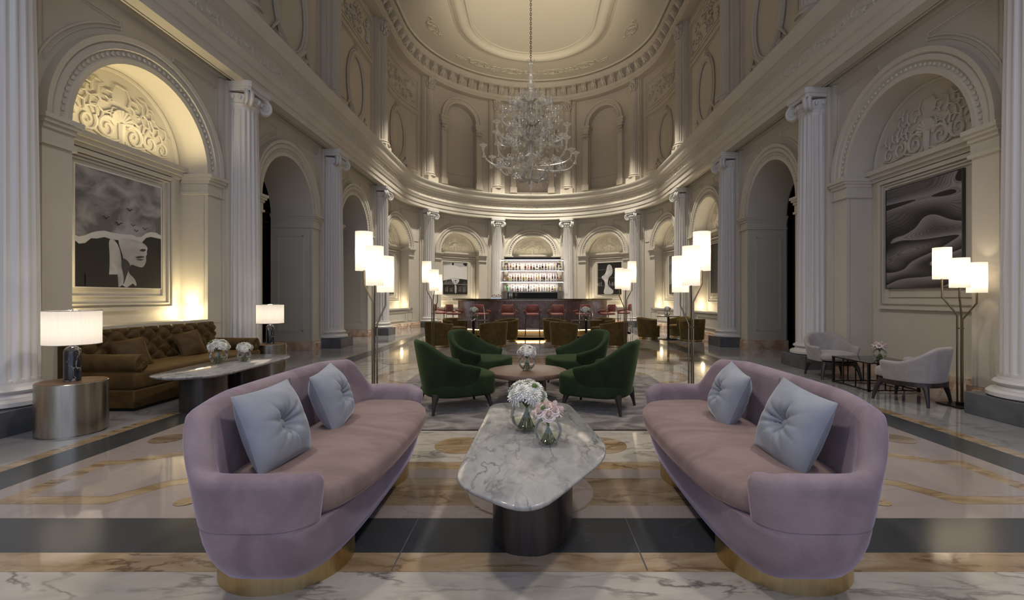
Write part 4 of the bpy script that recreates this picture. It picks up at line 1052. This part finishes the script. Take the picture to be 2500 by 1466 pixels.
# things on the counter / under the shelf
M_cherry=mat('cherry_red',(.35,.02,.02),.4)
t=thing('garnish_tray','sloped tray of small garnish jars at the left of the bar','tray',(-1.15,14.75,1.15))
b=MB(); b.box(-.17,.17,-.06,.10,0,.03); b.build('tray',M_chrome,t)
for i in range(5):
    for j in range(2):
        q=MB(); q.lathe([(.022,.03),(.025,.035),(.025,.085+.03*j)],12,c=(-.13+.065*i,-.02+.07*j,0)); q.build('jar',M_glass,t)
        q=MB(); q.lathe([(.026,.085+.03*j),(.02,.105+.03*j)],12,c=(-.13+.065*i,-.02+.07*j,0)); q.build('lid',M_white if (i+j)%2 else M_cherry,t)
for k_,(x,h) in enumerate(((-.72,.30),(-.66,.26))):
    b=MB(); b.lathe([(.028,0),(.034,.01),(.036,.14),(.03,.17),(.015,.2),(.014,h)],16,c=(x,14.7,1.15)); tag(b.build('shaker',M_chrome),['taller','shorter'][k_]+' steel cocktail shaker standing on the bar left of centre','shaker')
for k_,(x,wd) in enumerate(((.95,'left'),(1.08,'right'),(-.52,'lone'))):
    b=MB(); b.lathe([(.03,0),(.03,.004),(.004,.01),(.004,.07),(.03,.1),(.036,.14),(.032,.18)],16,c=(x,14.75,1.15),caps=False); tag(b.build('wine_glass',M_glass),('%s one of the two stemmed glasses on the bar, right of centre'%wd) if k_<2 else 'stemmed glass on the bar beside the steel shakers','glass')
# ================================================================== FLOWERS
def head_mesh(name,kind,r,seed):
    rd=random.Random(seed); mb=MB()
    if kind=='mum':
        n=110; ga=pi*(3-sqrt(5))
        for i in range(n):
            t=(i+.5)/n; ph=math.acos(1-1.35*t); th=ga*i
            d=Vector((sin(ph)*cos(th),sin(ph)*sin(th),cos(ph))); s=d.cross(Vector((0,0,1)));  s=s.normalized() if s.length>.01 else Vector((1,0,0))
            L=r*(.62+.42*t)*(1+.12*rd.uniform(-1,1)); w=r*.13
            up=Vector((0,0,1)); a=d*(r*.15); m=d*(L*.65)+up*r*.06; e=d*L-up*r*.05*t+s*rd.uniform(-.05,.05)*r
            mb.add([tuple(a-s*w*.4),tuple(a+s*w*.4),tuple(m+s*w),tuple(m-s*w),tuple(e+s*w*.45),tuple(e-s*w*.45),tuple(m-d*0+up*w*.5)],[(0,1,6),(1,2,6),(2,4,6),(4,5,6),(5,3,6),(3,0,6)])
        mb.ell((0,0,0),r*.45,10,6)
    else:
        for ring,(n,rr,h) in enumerate(((3,.22,.5),(4,.38,.48),(5,.58,.40),(6,.80,.26),(7,1.0,.08))):
            for i in range(n):
                th=2*pi*(i+ring*.37)/n; vs=[]; fs=[]; aw=pi/n*1.35
                for u in range(5):
                    for v in range(4):
                        a=th+aw*(u/4-.5)*2*(.75+.25*v/3); q=r*rr*(.35+.65*(v/3)**.7)*(1-.06*abs(u-2)); z=r*(-.35+(h+.45)*(v/3)**.8 -.12*ring*(v/3)**3)
                        vs.append((q*cos(a),q*sin(a),z))
                for u in range(4):
                    for v in range(3): k=u*4+v; fs.append((k,k+1,k+5,k+4))
                mb.add(vs,fs)
        mb.ell((0,0,0),(r*.3,r*.3,r*.4),8,5)
    return mb
HM={}
def head(kind,r,parent,loc,tilt,seed,m):
    key=(kind,r,seed%3)
    if key not in HM:
        o=head_mesh('x',kind,r,seed%3).build('flower_head',m,parent,ang=30 if kind=='mum' else 70); HM[key]=o
    else: o=HM[key].copy(); C.objects.link(o); o.parent=parent
    o.location=loc; d=Vector(tilt).normalized(); o.rotation_euler=d.to_track_quat('Z','Y').to_euler()
def bouquet(label,loc,rv,kind,hr,n,spread,lift=0,buds=0,seed=0,group=None):
    t=thing('flower_vase',label,'flowers',loc,group=group)
    kk=32; prof=[]
    for i in range(15):
        a=-pi/2+.35+(pi-.35-.62)*i/14; prof.append((rv*cos(a),rv*.95+rv*sin(a)))
    z0=prof[0][1]; prof=[(r,z-z0) for r,z in prof]; H=prof[-1][1]
    b=MB(); b.lathe(prof,kk,caps=False); b.lathe([(.001,.001),(prof[0][0],.001)],kk,caps=False); vz=b.build('vase',M_glass,t); vz['label']='clear glass ball vase'
    w=[(r*.955,z+.006) for r,z in prof if z<H*.42]; b=MB(); b.lathe(w+[(.001,w[-1][1])],kk,caps=False); b.build('water',M_water,vz)
    rd=random.Random(seed+5); ga=pi*(3-sqrt(5)); hs=[]
    for i in range(n):
        tt=(i+.5)/n; ph=math.acos(1-.98*tt); th=ga*i+seed; d=Vector((sin(ph)*cos(th),sin(ph)*sin(th),cos(ph)))
        p=Vector((0,0,H+lift))+Vector((d.x*spread,d.y*spread,d.z*spread*.8)); hs.append((p,d))
        head(kind,hr,t,tuple(p),(d.x,d.y,d.z+.4),i+seed,M_petal if kind=='mum' else M_rosep)
    b=MB()
    for i,(p,d) in enumerate(hs):
        a=Vector((-d.x*rv*.55,-d.y*rv*.55,.014)); b.tube([tuple(a),(p.x*.05,p.y*.05,H*.8),tuple(p-d*hr*.3)],max(.0022,rv*.03),5)
        a2=Vector((-d.y*rv*.5,d.x*rv*.5,.014)); b.tube([tuple(a2),(p.x*.1,0,H*.75)],max(.002,rv*.025),5)
    b.build('stems',M_stem,t)
    b=MB()
    for i in range(9):
        th=i*2.4+seed; q=spread*1.0; c=Vector((q*.8*cos(th),q*.8*sin(th),H+lift-hr*.3)); e=Vector((cos(th),sin(th),.2)); s_=Vector((-sin(th),cos(th),0)); l=hr*.9
        b.add([tuple(c),tuple(c+e*l*.5+s_*l*.25),tuple(c+e*l),tuple(c+e*l*.5-s_*l*.25)],[(0,1,2,3)])
    for i in range(buds):
        th=i*2.2+seed; b.ell((spread*.9*cos(th),spread*.9*sin(th),H+lift+spread*(.9-.2*(i%2))),hr*.26,8,5)
    b.build('leaves',M_leaf,t)
    return t
FG_='white bouquets in glass ball vases'
bouquet('large white chrysanthemum bouquet in a glass ball vase on the central marble table',(-.035,2.80,.40),.098,'mum',.062,11,.082,.03,4,1,FG_)
bouquet('blush garden rose bouquet in a smaller glass vase, nearest on the central marble table',(.085,2.535,.40),.076,'rose',.044,12,.066,.03,2,2,FG_)
bouquet('white chrysanthemum vase on the round walnut table',(-.065,5.38,.355),.098,'mum',.06,10,.075,.03,3,3,FG_)
bouquet('wider white chrysanthemum vase on the long marble table by the brown sofa',(-3.80,5.62,.40),.098,'mum',.062,10,.085,.02,2,4,FG_)
bouquet('smaller white flower vase on the long marble table, farther from the camera',(-3.60,5.80,.40),.078,'mum',.05,9,.068,.02,0,5,FG_)
bouquet('ivory rose vase on the black glass table',(4.62,6.18,.37),.078,'rose',.038,12,.075,.03,0,6,FG_)
bouquet('white flower ball on the left pedestal table before the bar',(-1.53,12.1,.606),.12,'mum',.06,10,.09,.03,0,7,FG_)
bouquet('white flower ball on the centre-right pedestal table before the bar',(1.39,12.1,.606),.12,'mum',.06,10,.10,.03,0,8,FG_)
bouquet('small white flower vase on the pedestal table by the right wall',(3.80,13.1,.666),.09,'mum',.05,8,.075,.03,0,9,FG_)
# ================================================================== PICTURES
def fmat(name,g,r=.35): return mat(name,g if isinstance(g,tuple) else (g,g*.98,g*.97),r)
M_pb=fmat('print_black',.012); M_pw=fmat('print_white',.62); M_pg=fmat('print_grey',.22); M_pl=fmat('print_light',.42); M_pd=fmat('print_dark',.045)
M_sky=mat('print_clouds',(.13,.125,.135),.35,var=(.38,.37,.39),vscale=2.6,detail=3,stretch=(1,1,1.6))
M_skin=mat('print_skin',(.40,.39,.385),.35,var=(.58,.57,.56),vscale=3,detail=1)
def dunes(name):
    m=bpy.data.materials.new(name); m.use_nodes=True; nt=m.node_tree; N=nt.nodes; L=nt.links; b=N['Principled BSDF']; b.inputs['Roughness'].default_value=.35
    def M(op,a,b_=None,c=None):
        n=N.new('ShaderNodeMath'); n.operation=op
        for i,v in enumerate((a,b_,c)):
            if v is None: continue
            if isinstance(v,(int,float)): n.inputs[i].default_value=v
            else: L.new(v,n.inputs[i])
        return n.outputs[0]
    tc=N.new('ShaderNodeTexCoord'); mp=N.new('ShaderNodeMapping'); mp.inputs['Rotation'].default_value=(0,.75,0); mp.inputs['Scale'].default_value=(.42,1,1.35); L.new(tc.outputs['Object'],mp.inputs[0])
    n=N.new('ShaderNodeTexNoise'); n.inputs['Scale'].default_value=1.5; n.inputs['Detail'].default_value=.8; n.inputs['Distortion'].default_value=.35; L.new(mp.outputs[0],n.inputs['Vector'])
    sx=N.new('ShaderNodeSeparateXYZ'); L.new(mp.outputs[0],sx.inputs[0])
    f=M('ADD',M('MULTIPLY',n.outputs[0],2.1),M('MULTIPLY',sx.outputs[2],.75))
    saw=M('FRACT',M('MULTIPLY',f,2.3)); p=M('POWER',saw,1.6)
    ln=M('MULTIPLY_ADD',M('SINE',M('MULTIPLY',f,190)),.22,.78)
    q=M('MULTIPLY',p,ln)
    r=N.new('ShaderNodeValToRGB'); e=r.color_ramp.elements; e[0].position=.03; e[0].color=(.010,.009,.012,1); e[1].position=.95; e[1].color=(.34,.32,.345,1)
    L.new(q,r.inputs[0]); L.new(r.outputs[0],b.inputs['Base Color']); return m
def picture(label,s,z0,z1,hw,layers,mats,n=.485):
    """layers: list of (material index, polygon in 0..1 picture coordinates, u to the viewer's right)"""
    t=thing('framed_picture',label,'picture',W(s,n,0)); t.rotation_euler=(0,0,face_in(s)+pi)
    b=MB(); b.box(-hw,hw,-.0,.03,z0,z1,0)
    # local frame: viewer in the hall sees +x to the right
    for k,(mi,P) in enumerate(layers):
        d=-.0010*(k+1); b.add([(-hw+2*hw*u,d,z0+(z1-z0)*v) for u,v in P],[tuple(range(len(P)))],mi)
    f=MB(); 
    for x0,x1,a,c in ((-hw-.012,hw+.012,z0-.012,z0),(-hw-.012,hw+.012,z1,z1+.012),(-hw-.012,-hw,z0,z1),(hw,hw+.012,z0,z1)): f.box(x0,x1,-.006,.034,a,c)
    fo=f.build('frame',M_white if mats[0] is M_sky else M_pd,t); b.build('print',mats,fo,smooth=False)
rd=random.Random(11)
tear=[(0,.42)]+[(u,v+rd.uniform(-.006,.006)) for u,v in ((.04,.41),(.1,.425),(.16,.45),(.22,.475),(.3,.49),(.38,.482),(.46,.485),(.55,.488),(.62,.49),(.68,.472),(.74,.49),(.8,.53),(.86,.55),(.93,.545))]+[(1,.53)]
tear2=[(u,v-(.025 if u<.6 else .015)-.02*abs(sin(u*19))) for u,v in tear]
def bird(x,y,s): return [(x-s,y+s*.15),(x-s*.45,y+s*.42),(x-s*.05,y),(x+s*.5,y+s*.38),(x+s,y+s*.30),(x+s*.45,y+s*.16),(x+s*.1,y-s*.2),(x-s*.2,y-s*.15),(x-s*.5,y+s*.2)]
lay=[(3,[(0,0),(1,0)]+tear[::-1]),(1,[(0,0),(1,0)]+[(u,v-.02) for u,v in tear2[::-1]])]
lay[0]=(2,[(0,0),(1,0)]+tear[::-1])
def ck(P,k=2):
    for _ in range(k):
        P=[q for i in range(len(P)) for a,b in ((P[i],P[(i+1)%len(P)]),) for q in ((a[0]*.75+b[0]*.25,a[1]*.75+b[1]*.25),(a[0]*.25+b[0]*.75,a[1]*.25+b[1]*.75))]
    return P
face=[(.46,.10),(.50,0),(.68,0),(.66,.08),(.56,.14),(.60,.22),(.66,.205),(.74,.19),(.78,.22),(.80,.27),(.79,.30),(.81,.33),(.80,.35),(.82,.385),(.78,.42),(.70,.445),(.45,.45),(.46,.38),(.50,.30),(.52,.22)]
neck=[(.34,.0),(.52,0),(.50,.2),(.47,.36),(.40,.43),(.34,.42),(.36,.25)]
lay+=[(3,ck(neck)),(4,ck(face)),(5,[(.64,.285),(.70,.275),(.79,.30),(.72,.305)]),(5,[(.65,.27),(.72,.255),(.77,.275),(.70,.272)]),(5,[(.70,.35),(.77,.345),(.80,.37),(.74,.375)]),(5,[(.50,.0),(.56,.14),(.60,.22),(.50,.28),(.48,.2),(.52,.1)]),
 (1,[(.10,.10),(.44,.115),(.45,.0),(.10,0)]),(1,[(.55,0),(.68,0),(.62,.04)])]
lay=[(m_,ck(P_) if m_==5 else P_) for m_,P_ in lay]
lay+=[(1,bird(x,y,s)) for x,y,s in ((.58,.71,.045),(.31,.60,.045),(.45,.565,.05),(.62,.575,.035),(.66,.53,.035),(.77,.56,.04),(.90,.455,.035),(.97,.45,.02))]
picture('tall black and white print of clouds, birds and a torn-paper face above the brown sofa',LT-6.19,1.325,2.77,.63,lay,[M_sky,M_pb,M_pw,M_skin,M_skin,M_pd])
picture('black and white print of rippled sandstone waves beside the bronze floor lamp',6.28,1.335,2.80,.62,[],[dunes('print_dunes')])
mt=[[(0,0),(1,0),(1,.42),(.7,.36),(.5,.30),(.3,.40),(0,.36)],[(0,0),(1,0),(1,.25),(.8,.22),(.55,.15),(.3,.28),(0,.24)]]
for s,lab in ((LT-16.975,'misty grey mountain landscape print in the left apse niche'),(16.975,'dusky violet-grey mountain ridge print in the right apse niche')):
    picture(lab,s,1.33,2.76,.60,[(1,mt[0]),(2,mt[1])],[mat('print_dusk',(.12,.11,.13),.4,var=(.26,.25,.29),vscale=1.2,stretch=(.3,1,1.5)),M_pg,M_pd])
abs_=[(1,[(0,0),(.5,0),(.42,.25),(.6,.45),(.5,.7),(.62,1),(0,1)]),(2,[(.42,0),(.5,0),(.48,.28),(.66,.47),(.56,.72),(.7,1),(.62,1),(.5,.72),(.6,.45),(.42,.26)]),(2,[(.75,0),(.82,0),(.72,.3),(.8,.6),(.9,1),(.84,1),(.76,.62),(.68,.3)])]
picture('black and white flowing abstract print in the niche behind the right floor lamp',13.2,1.33,2.76,.60,abs_,[M_pd,M_pb,M_pl])
fl=[(1,[(0,0),(1,0),(1,.46),(.6,.5),(.3,.46),(0,.42)]),(2,[(0,.42),(.3,.5),(1,.48),(1,.9),(.7,.86),(.4,.92),(0,.88)]),(3,[(.34,.52),(.66,.52),(.66,.40),(.58,.33),(.5,.30),(.42,.33),(.34,.42)]),(1,[(.44,.43),(.5,.41),(.56,.43),(.5,.45)]),(5,[(.45,.385),(.5,.37),(.56,.385),(.5,.395)]),(3,[(.46,.3),(.54,.3),(.56,.1),(.50,0),(.46,.12)]),(5,[(.72,.05),(1,.05),(1,.4),(.8,.42)]),(4,[(.02,.93),(.3,.97),(.3,1),(0,1)]),(1,[(.35,.94),(.42,.91),(.44,.98),(.36,.99)]),(1,[(.82,.96),(.96,.9),(1,.99),(.84,.99)])]
fl+=[(2,[(0,.31+.0*k),(1,.315),(1,.32),(0,.317)]) for k in (0,)]
for k in range(9): fl.append((4,[(.04+.045*k,.33),(.065+.045*k,.33),(.062+.045*k,.40+.02*(k%3)),(.045+.045*k,.40+.02*(k%3))]))
for k in range(16): fl.append((4 if k%3 else 5,[(.03+.06*k,.08),(.06+.06*k,.08),(.055+.06*k,.20+.02*(k%4)),(.04+.06*k,.20+.02*(k%4))]))
fl=[(m_,ck(P_) if m_ in(3,5) else P_) for m_,P_ in fl]
picture('black and white collage print of a veiled face, left of the bar shelves',LT-20.66,1.33,2.72,.60,fl,[M_pl,M_pb,M_pw,M_skin,M_pg,M_pd],n=.48)
fr_=[(2,[(.3,.62),(.38,.72),(.42,.9),(.5,.97),(.62,.9),(.66,.7),(.6,.6),(.5,.55),(.46,.45),(.44,.3),(.56,.2),(.7,.12),(.66,0),(.26,0),(.3,.15),(.34,.3),(.30,.45),(.20,.50),(.18,.57)]),(3,[(.3,.0),(.6,0),(.64,.1),(.4,.2),(.34,.12)])]
for k in range(14): fr_.append((4 if k%3 else 3,[(.02+.07*k,.28),(.05+.07*k,.28),(.045+.07*k,.36+.02*(k%4)),(.025+.07*k,.36+.02*(k%4))]) if not .2<.02+.07*k<.5 else (1,[(0,0),(.01,0),(0,.01)]))
fr_+=[(4,[(0,.26),(1,.265),(1,.27),(0,.268)]),(4,[(0,.52),(1,.525),(1,.53),(0,.528)]),(4,[(0,.78),(1,.785),(1,.79),(0,.788)])]
fr_=[(m_,ck(P_) if len(P_)>8 else P_) for m_,P_ in fr_]
picture('dark black and white print of a pale sculpted figure, right of the bar shelves',20.66,1.33,2.72,.60,fr_,[M_pb,M_pb,M_skin,M_pl,M_pg],n=.48)
# ================================================================== CHANDELIER
CX,CY=-.04,11.0; U=.0097
def zc(y): return 1.2+(726-y)*U
t=thing('chandelier','large clear blown-glass chandelier with many curling arms hanging on a chain','chandelier',(CX,CY,0))
b=MB(); prof=[(478,.4),(474,.8),(468,.6),(462,2.5),(455,3.8),(449,2.0),(440,4.5),(428,6),(415,4),(405,7),(395,9),(384,5),(372,8),(362,6),(350,9),(338,5),(326,7),(316,8),(305,4),(292,7),(280,8),(268,4),(255,9),(246,10),(236,5),(225,7),(216,4),(210,9),(206,9),(202,4),(190,5),(178,4),(170,3)]
b.lathe([(r*U,zc(y)) for y,r in prof],18,caps=False); b.build('stem',M_chand,t)
b=MB(); b.lathe([(3*U,zc(168)),(7*U,zc(160)),(5*U,zc(155)),(9*U,zc(150)),(10*U,zc(148))],18,caps=False); b.build('bell_cup',M_chand,t)
b=MB(); z=zc(150)
k=0
while z<10.9:
    M=Matrix.Translation((0,0,z))@Matrix.Rotation(pi/2*(k%2),4,'Z')
    b.tube([(.02*cos(2*pi*j/8),0,.038*sin(2*pi*j/8)) for j in range(9)],.006,4,M=M,caps=False); z+=.056; k+=1
b.build('chain',mat('old_brass_chain',(.10,.075,.04),.4,.8),t)
def leafm(L,w,bend=.6):
    mb=MB(); n=7; vs=[];fs=[]
    for i in range(n+1):
        u=i/n; ww=w*sin(pi*min(1,u*.92+.08))**.8; x=L*(u*.55+.45*sin(u*bend*2)/1.4); z=L*(.95*u-.75*bend*u**3)
        for q in (-1,-.5,0,.5,1): vs.append((x+abs(q)*ww*.3,q*ww,z+.0*q))
    for i in range(n):
        for q in range(4): a=i*5+q; fs.append((a,a+1,a+6,a+5))
    mb.add(vs,fs); return mb
leaf_o={}
def leafs(n,y,r,L,w,bend,off=0,down=False):
    key=(L,w,bend)
    for i in range(n):
        if key not in leaf_o: o=leafm(L,w,bend).build('glass_leaf',M_chand,t); leaf_o[key]=o
        else: o=leaf_o[key].copy(); C.objects.link(o); o.parent=t
        a=2*pi*i/n+off; o.location=(r*cos(a),r*sin(a),zc(y)); o.rotation_euler=(pi if down else 0,0,a if not down else -a)
        if down: o.rotation_euler=(pi,0,a)
leafs(8,203,.04,.30,.035,.35); leafs(8,232,.04,.24,.05,.9,.3); leafs(6,257,.05,.26,.06,1.0)
leafs(8,340,.06,.32,.06,.8,.2); leafs(6,375,.06,.30,.07,.8,.2,True); leafs(8,420,.04,.32,.06,.5,.1); leafs(6,300,.06,.34,.06,.6,.5)
def arm_mesh(R1,z0,z1,sag,r=.016):
    """S-curved arm from the stem out to radius R1, rising to z1, with drip pan, candle cup, leaf curls and a drop"""
    mb=MB(); pts=[]
    for i in range(19):
        u=i/18; x=R1*(1-(1-u)**1.5) if u<1 else R1
        z=z0+(z1-z0)*u**4-sag*sin(pi*min(u*1.05,1))*(1-.2*u); pts.append((x,0,z))
    mb.tube(pts,[r*1.5-r*.6*i/18 for i in range(19)],7)
    for i in range(2,18): x,_,z=pts[i]; mb.ell((x,0,z),(r*1.5,r*1.9,r*1.7),7,4)
    return mb,pts
def cup_mesh(x,z):
    mb=MB(); mb.lathe([(.012,z),(.03,z+.02),(.016,z+.04),(.035,z+.06),(.042,z+.09),(.02,z+.10),(.09,z+.125),(.098,z+.14),(.092,z+.142),(.022,z+.115)],16,c=(x,0,0),caps=False)
    mb.tube([(x,0,z+.11),(x,0,z+.19)],[.018,.012],7); return mb
tiers=[(8,.66,262,276,.10,.0),(8,.46,250,262,.06,.3),(8,.68,300,302,.16,.2),(8,.88,345,327,.10,.5),(6,.50,325,322,.12,.0),(6,1.13,413,378,.02,.25),(6,.98,408,388,.0,.75),(8,.45,436,412,.06,.1),(6,.36,300,288,.08,.2),(6,.72,348,345,.10,.1)]
for (n,R1,ya_,yb_,sag,off) in tiers:
    am,pts=arm_mesh(R1,zc(ya_) if yb_<ya_ or True else 0,zc(yb_),sag)
    cm=cup_mesh(R1,zc(yb_))
    dm=MB()
    for i in (7,13):
        x,_,z=pts[i]; am.tube([(x,0,z),(x,0,z-.06)],.003,4); am.ell((x,0,z-.085),(.014,.014,.028),7,5); am.lathe([(.022,z-.125),(.006,z-.10)],8,c=(x,0,0))
    x=R1; z=zc(yb_); dm.tube([(x,0,z),(x,0,z-.08)],.003,4); dm.ell((x,0,z-.1),(.014,.014,.028),7,5); dm.lathe([(.024,z-.145),(.006,z-.115)],8,c=(x,0,0))
    lm=MB(); x,_,z=pts[9]
    for sg in (-1,1):
        sp=spiral(0,0,.09,1.2,pi/2,sg,12); lm.tube([(x+u,sg*.02,z+.08+v) for u,v in sp],[.014-.008*j/12 for j in range(13)],5)
    for th in (.3,.9,1.6,2.3):
        lm.tube([(x,0,z),(x+.07*cos(th),.02,z+.09*sin(th)),(x+.15*cos(th*1.05),0,z+.17*sin(th*1.05))],[.012,.03,.006],6,flat=.4)
    base=None
    for i in range(n):
        a=2*pi*i/n+off
        if i==0:
            o=am.build('arm',M_chand,t); c_=cm.build('candle_cup',M_chand,o); d_=dm.build('glass_drop',M_chand,o); l_=lm.build('glass_leaf',M_chand,o); base=(o,c_,d_,l_)
        else:
            o=base[0].copy(); C.objects.link(o); o.parent=t
            for ch in base[1:]: c2=ch.copy(); C.objects.link(c2); c2.parent=o
        o.rotation_euler=(0,0,a)
# ================================================================== LIGHTS
def light(kind,name,loc,e,col,size=.05,rot=None,**k):
    d=bpy.data.lights.new(name,kind); d.energy=e; d.color=col
    if kind=='AREA':
        d.shape=k.get('shape','RECTANGLE'); d.size=size; d.size_y=k.get('sy',size)
        if 'spread' in k: d.spread=k['spread']
    else: d.shadow_soft_size=size
    if kind=='SPOT': d.spot_size=radians(k.get('ang',60)); d.spot_blend=k.get('blend',.6)
    o=bpy.data.objects.new(name,d); C.objects.link(o); o.location=loc
    if rot is not None: o.rotation_euler=rot
    return o
def aim(loc,tgt): return (Vector(tgt)-Vector(loc)).to_track_quat('-Z','Y').to_euler()
WARM=(1,.82,.46); WARM2=(1,.87,.62); NEU=(1,.93,.82); COOL=(.62,.74,1.0)
# niche uplights tucked low on each side of the pictures, and strips above the spring cornice
def tangent(s): 
    a=Vector(W(s+.01,0,0))-Vector(W(s-.01,0,0)); return a.normalized()
for i,(s0,s1,sc,kind,side,idx) in enumerate(bays):
    if kind in('door','niche0'): continue
    L_=kind=='nicheL'; AI,AO=dims(idx)
    if kind!='center':
        for sg in (-1,1):
            light('POINT','niche_uplight',W(sc+sg*(AI-.16),.32,(.98 if L_ else .92)),6 if L_ else 3.5,WARM if L_ else (1,.80,.50),.05)
            p=W(sc+sg*(AI-.13),.34,(.90 if L_ else .83)); q=W(sc+sg*(AI-.06),.36,2.9)
            light('SPOT','jamb_uplight',p,(38 if L_ else 16),WARM if L_ else (1,.82,.55),.03,rot=aim(p,q),ang=75,blend=1)
    a=face_in(sc); light('AREA','arch_strip',W(sc,.16,3.2),(9 if L_ else 3 if kind!='center' else 5),WARM if L_ else WARM2,1.5,rot=(pi+radians(8),0,a),sy=.05)
# lamps
for (x,y,mir,A_) in ((-1.80,5.3,1,A),(1.81,5.3,-1,A),(-2.08,9.7,1,A),(1.94,9.7,-1,A2),(4.72,5.12,1,A3)):
    for sp in A_: light('POINT','lamp_bulb',(x+mir*sp[0],y+sp[1],(sp[2]+sp[3])/2),3.6,(1,.83,.60),.03)
for (x,y) in ((-4.09,4.13),(-4.19,7.42)): light('POINT','lamp_bulb',(x,y,.457+.47),2.4,(1,.86,.66),.03)
# unseen spots on the lower cornice, aimed up to brighten the vault
for (s0,s1,sc,kind,side,idx) in bays:
    if idx>1: continue
    p=W(sc,-.38,5.88); q=(0,15.2+idx*1.2,10.9); light('SPOT','vault_spot',p,1000,(1,.88,.66),.06,rot=aim(p,q),ang=46,blend=1)
# unseen fill spots under the ceiling, added to brighten the hall floor
for s,tg,e in [(2,(-1,3,0),620),(LT-2,(1,3,0),620),(8,(-1,6,0),420),(LT-8,(1,6,0),420),(14,(0,12,0),420),(LT-14,(0,12,0),420),(20,(0,16,0),330),(LT-20,(0,16,0),330)]:
    p=W(s,-.75,10.7); light('SPOT','fill_spot',p,e*1.7,NEU,.4,rot=aim(p,tg),ang=62,blend=.9)
for s in (18.95,22.37,LT-22.37,LT-18.95,15,LT-15,LT/2):
    q=W(s,-2.9,10.7); light('SPOT','wall_washer',q,3000,(1,.93,.80),.12,rot=aim(q,W(s,0,1.7)),ang=36,blend=.9)
light('AREA','shelf_glow',(0,20.3,2.3),18,(1,.93,.86),2.4,rot=(radians(90),0,0),sy=.9) if False else None
for z in (2.80,2.33,1.84): light('AREA','shelf_strip',(0,20.70,z-.02),9,(1,.92,.82),2.3,rot=(0,0,0),sy=.1)
light('AREA','kick_strip',(0,14.12,.185),10,(1,.70,.36),3.6,rot=(0,0,0),sy=.05)
# world daylight comes through the open camera end of the hall
for s in (5,LT-5):
    q=W(s,-.75,10.7); light('SPOT','chandelier_fill',q,700,(1,.93,.84),.1,rot=aim(q,(CX,CY,5.2)),ang=26,blend=.8)  # unseen spots added to lift the dark chandelier glass
for s in (17,LT-17):
    q=W(s,-.9,10.7); light('SPOT','bar_fill',q,500,(1,.88,.72),.1,rot=aim(q,(0,14.2,.7)),ang=22,blend=.9)  # extra unseen spots that brighten the fluted bar front
w=bpy.data.worlds.new('world'); bpy.context.scene.world=w; w.use_nodes=True
w.node_tree.nodes['Background'].inputs[0].default_value=(.70,.77,1.0,1); w.node_tree.nodes['Background'].inputs[1].default_value=1.05
# ================================================================== CAMERA
cd=bpy.data.cameras.new('camera'); cam=bpy.data.objects.new('camera',cd); C.objects.link(cam)
cam.location=(0,0,EYE); cam.rotation_euler=(pi/2,0,0); cd.sensor_width=36; cd.lens=36*F/2500
cd.shift_x=(1250-PX)/2500; cd.shift_y=-(733-PY)/2500; cd.clip_start=.05; cd.clip_end=100
S=bpy.context.scene; S.camera=cam
S.view_settings.view_transform='Standard'; S.view_settings.look='None'; S.view_settings.gamma=1; S.view_settings.use_curve_mapping=False
S.view_settings.exposure=0.15
S.cycles.max_bounces=8; S.cycles.transparent_max_bounces=24; S.cycles.sample_clamp_indirect=4; S.cycles.use_denoising=True
S.cycles.caustics_reflective=False; S.cycles.caustics_refractive=False
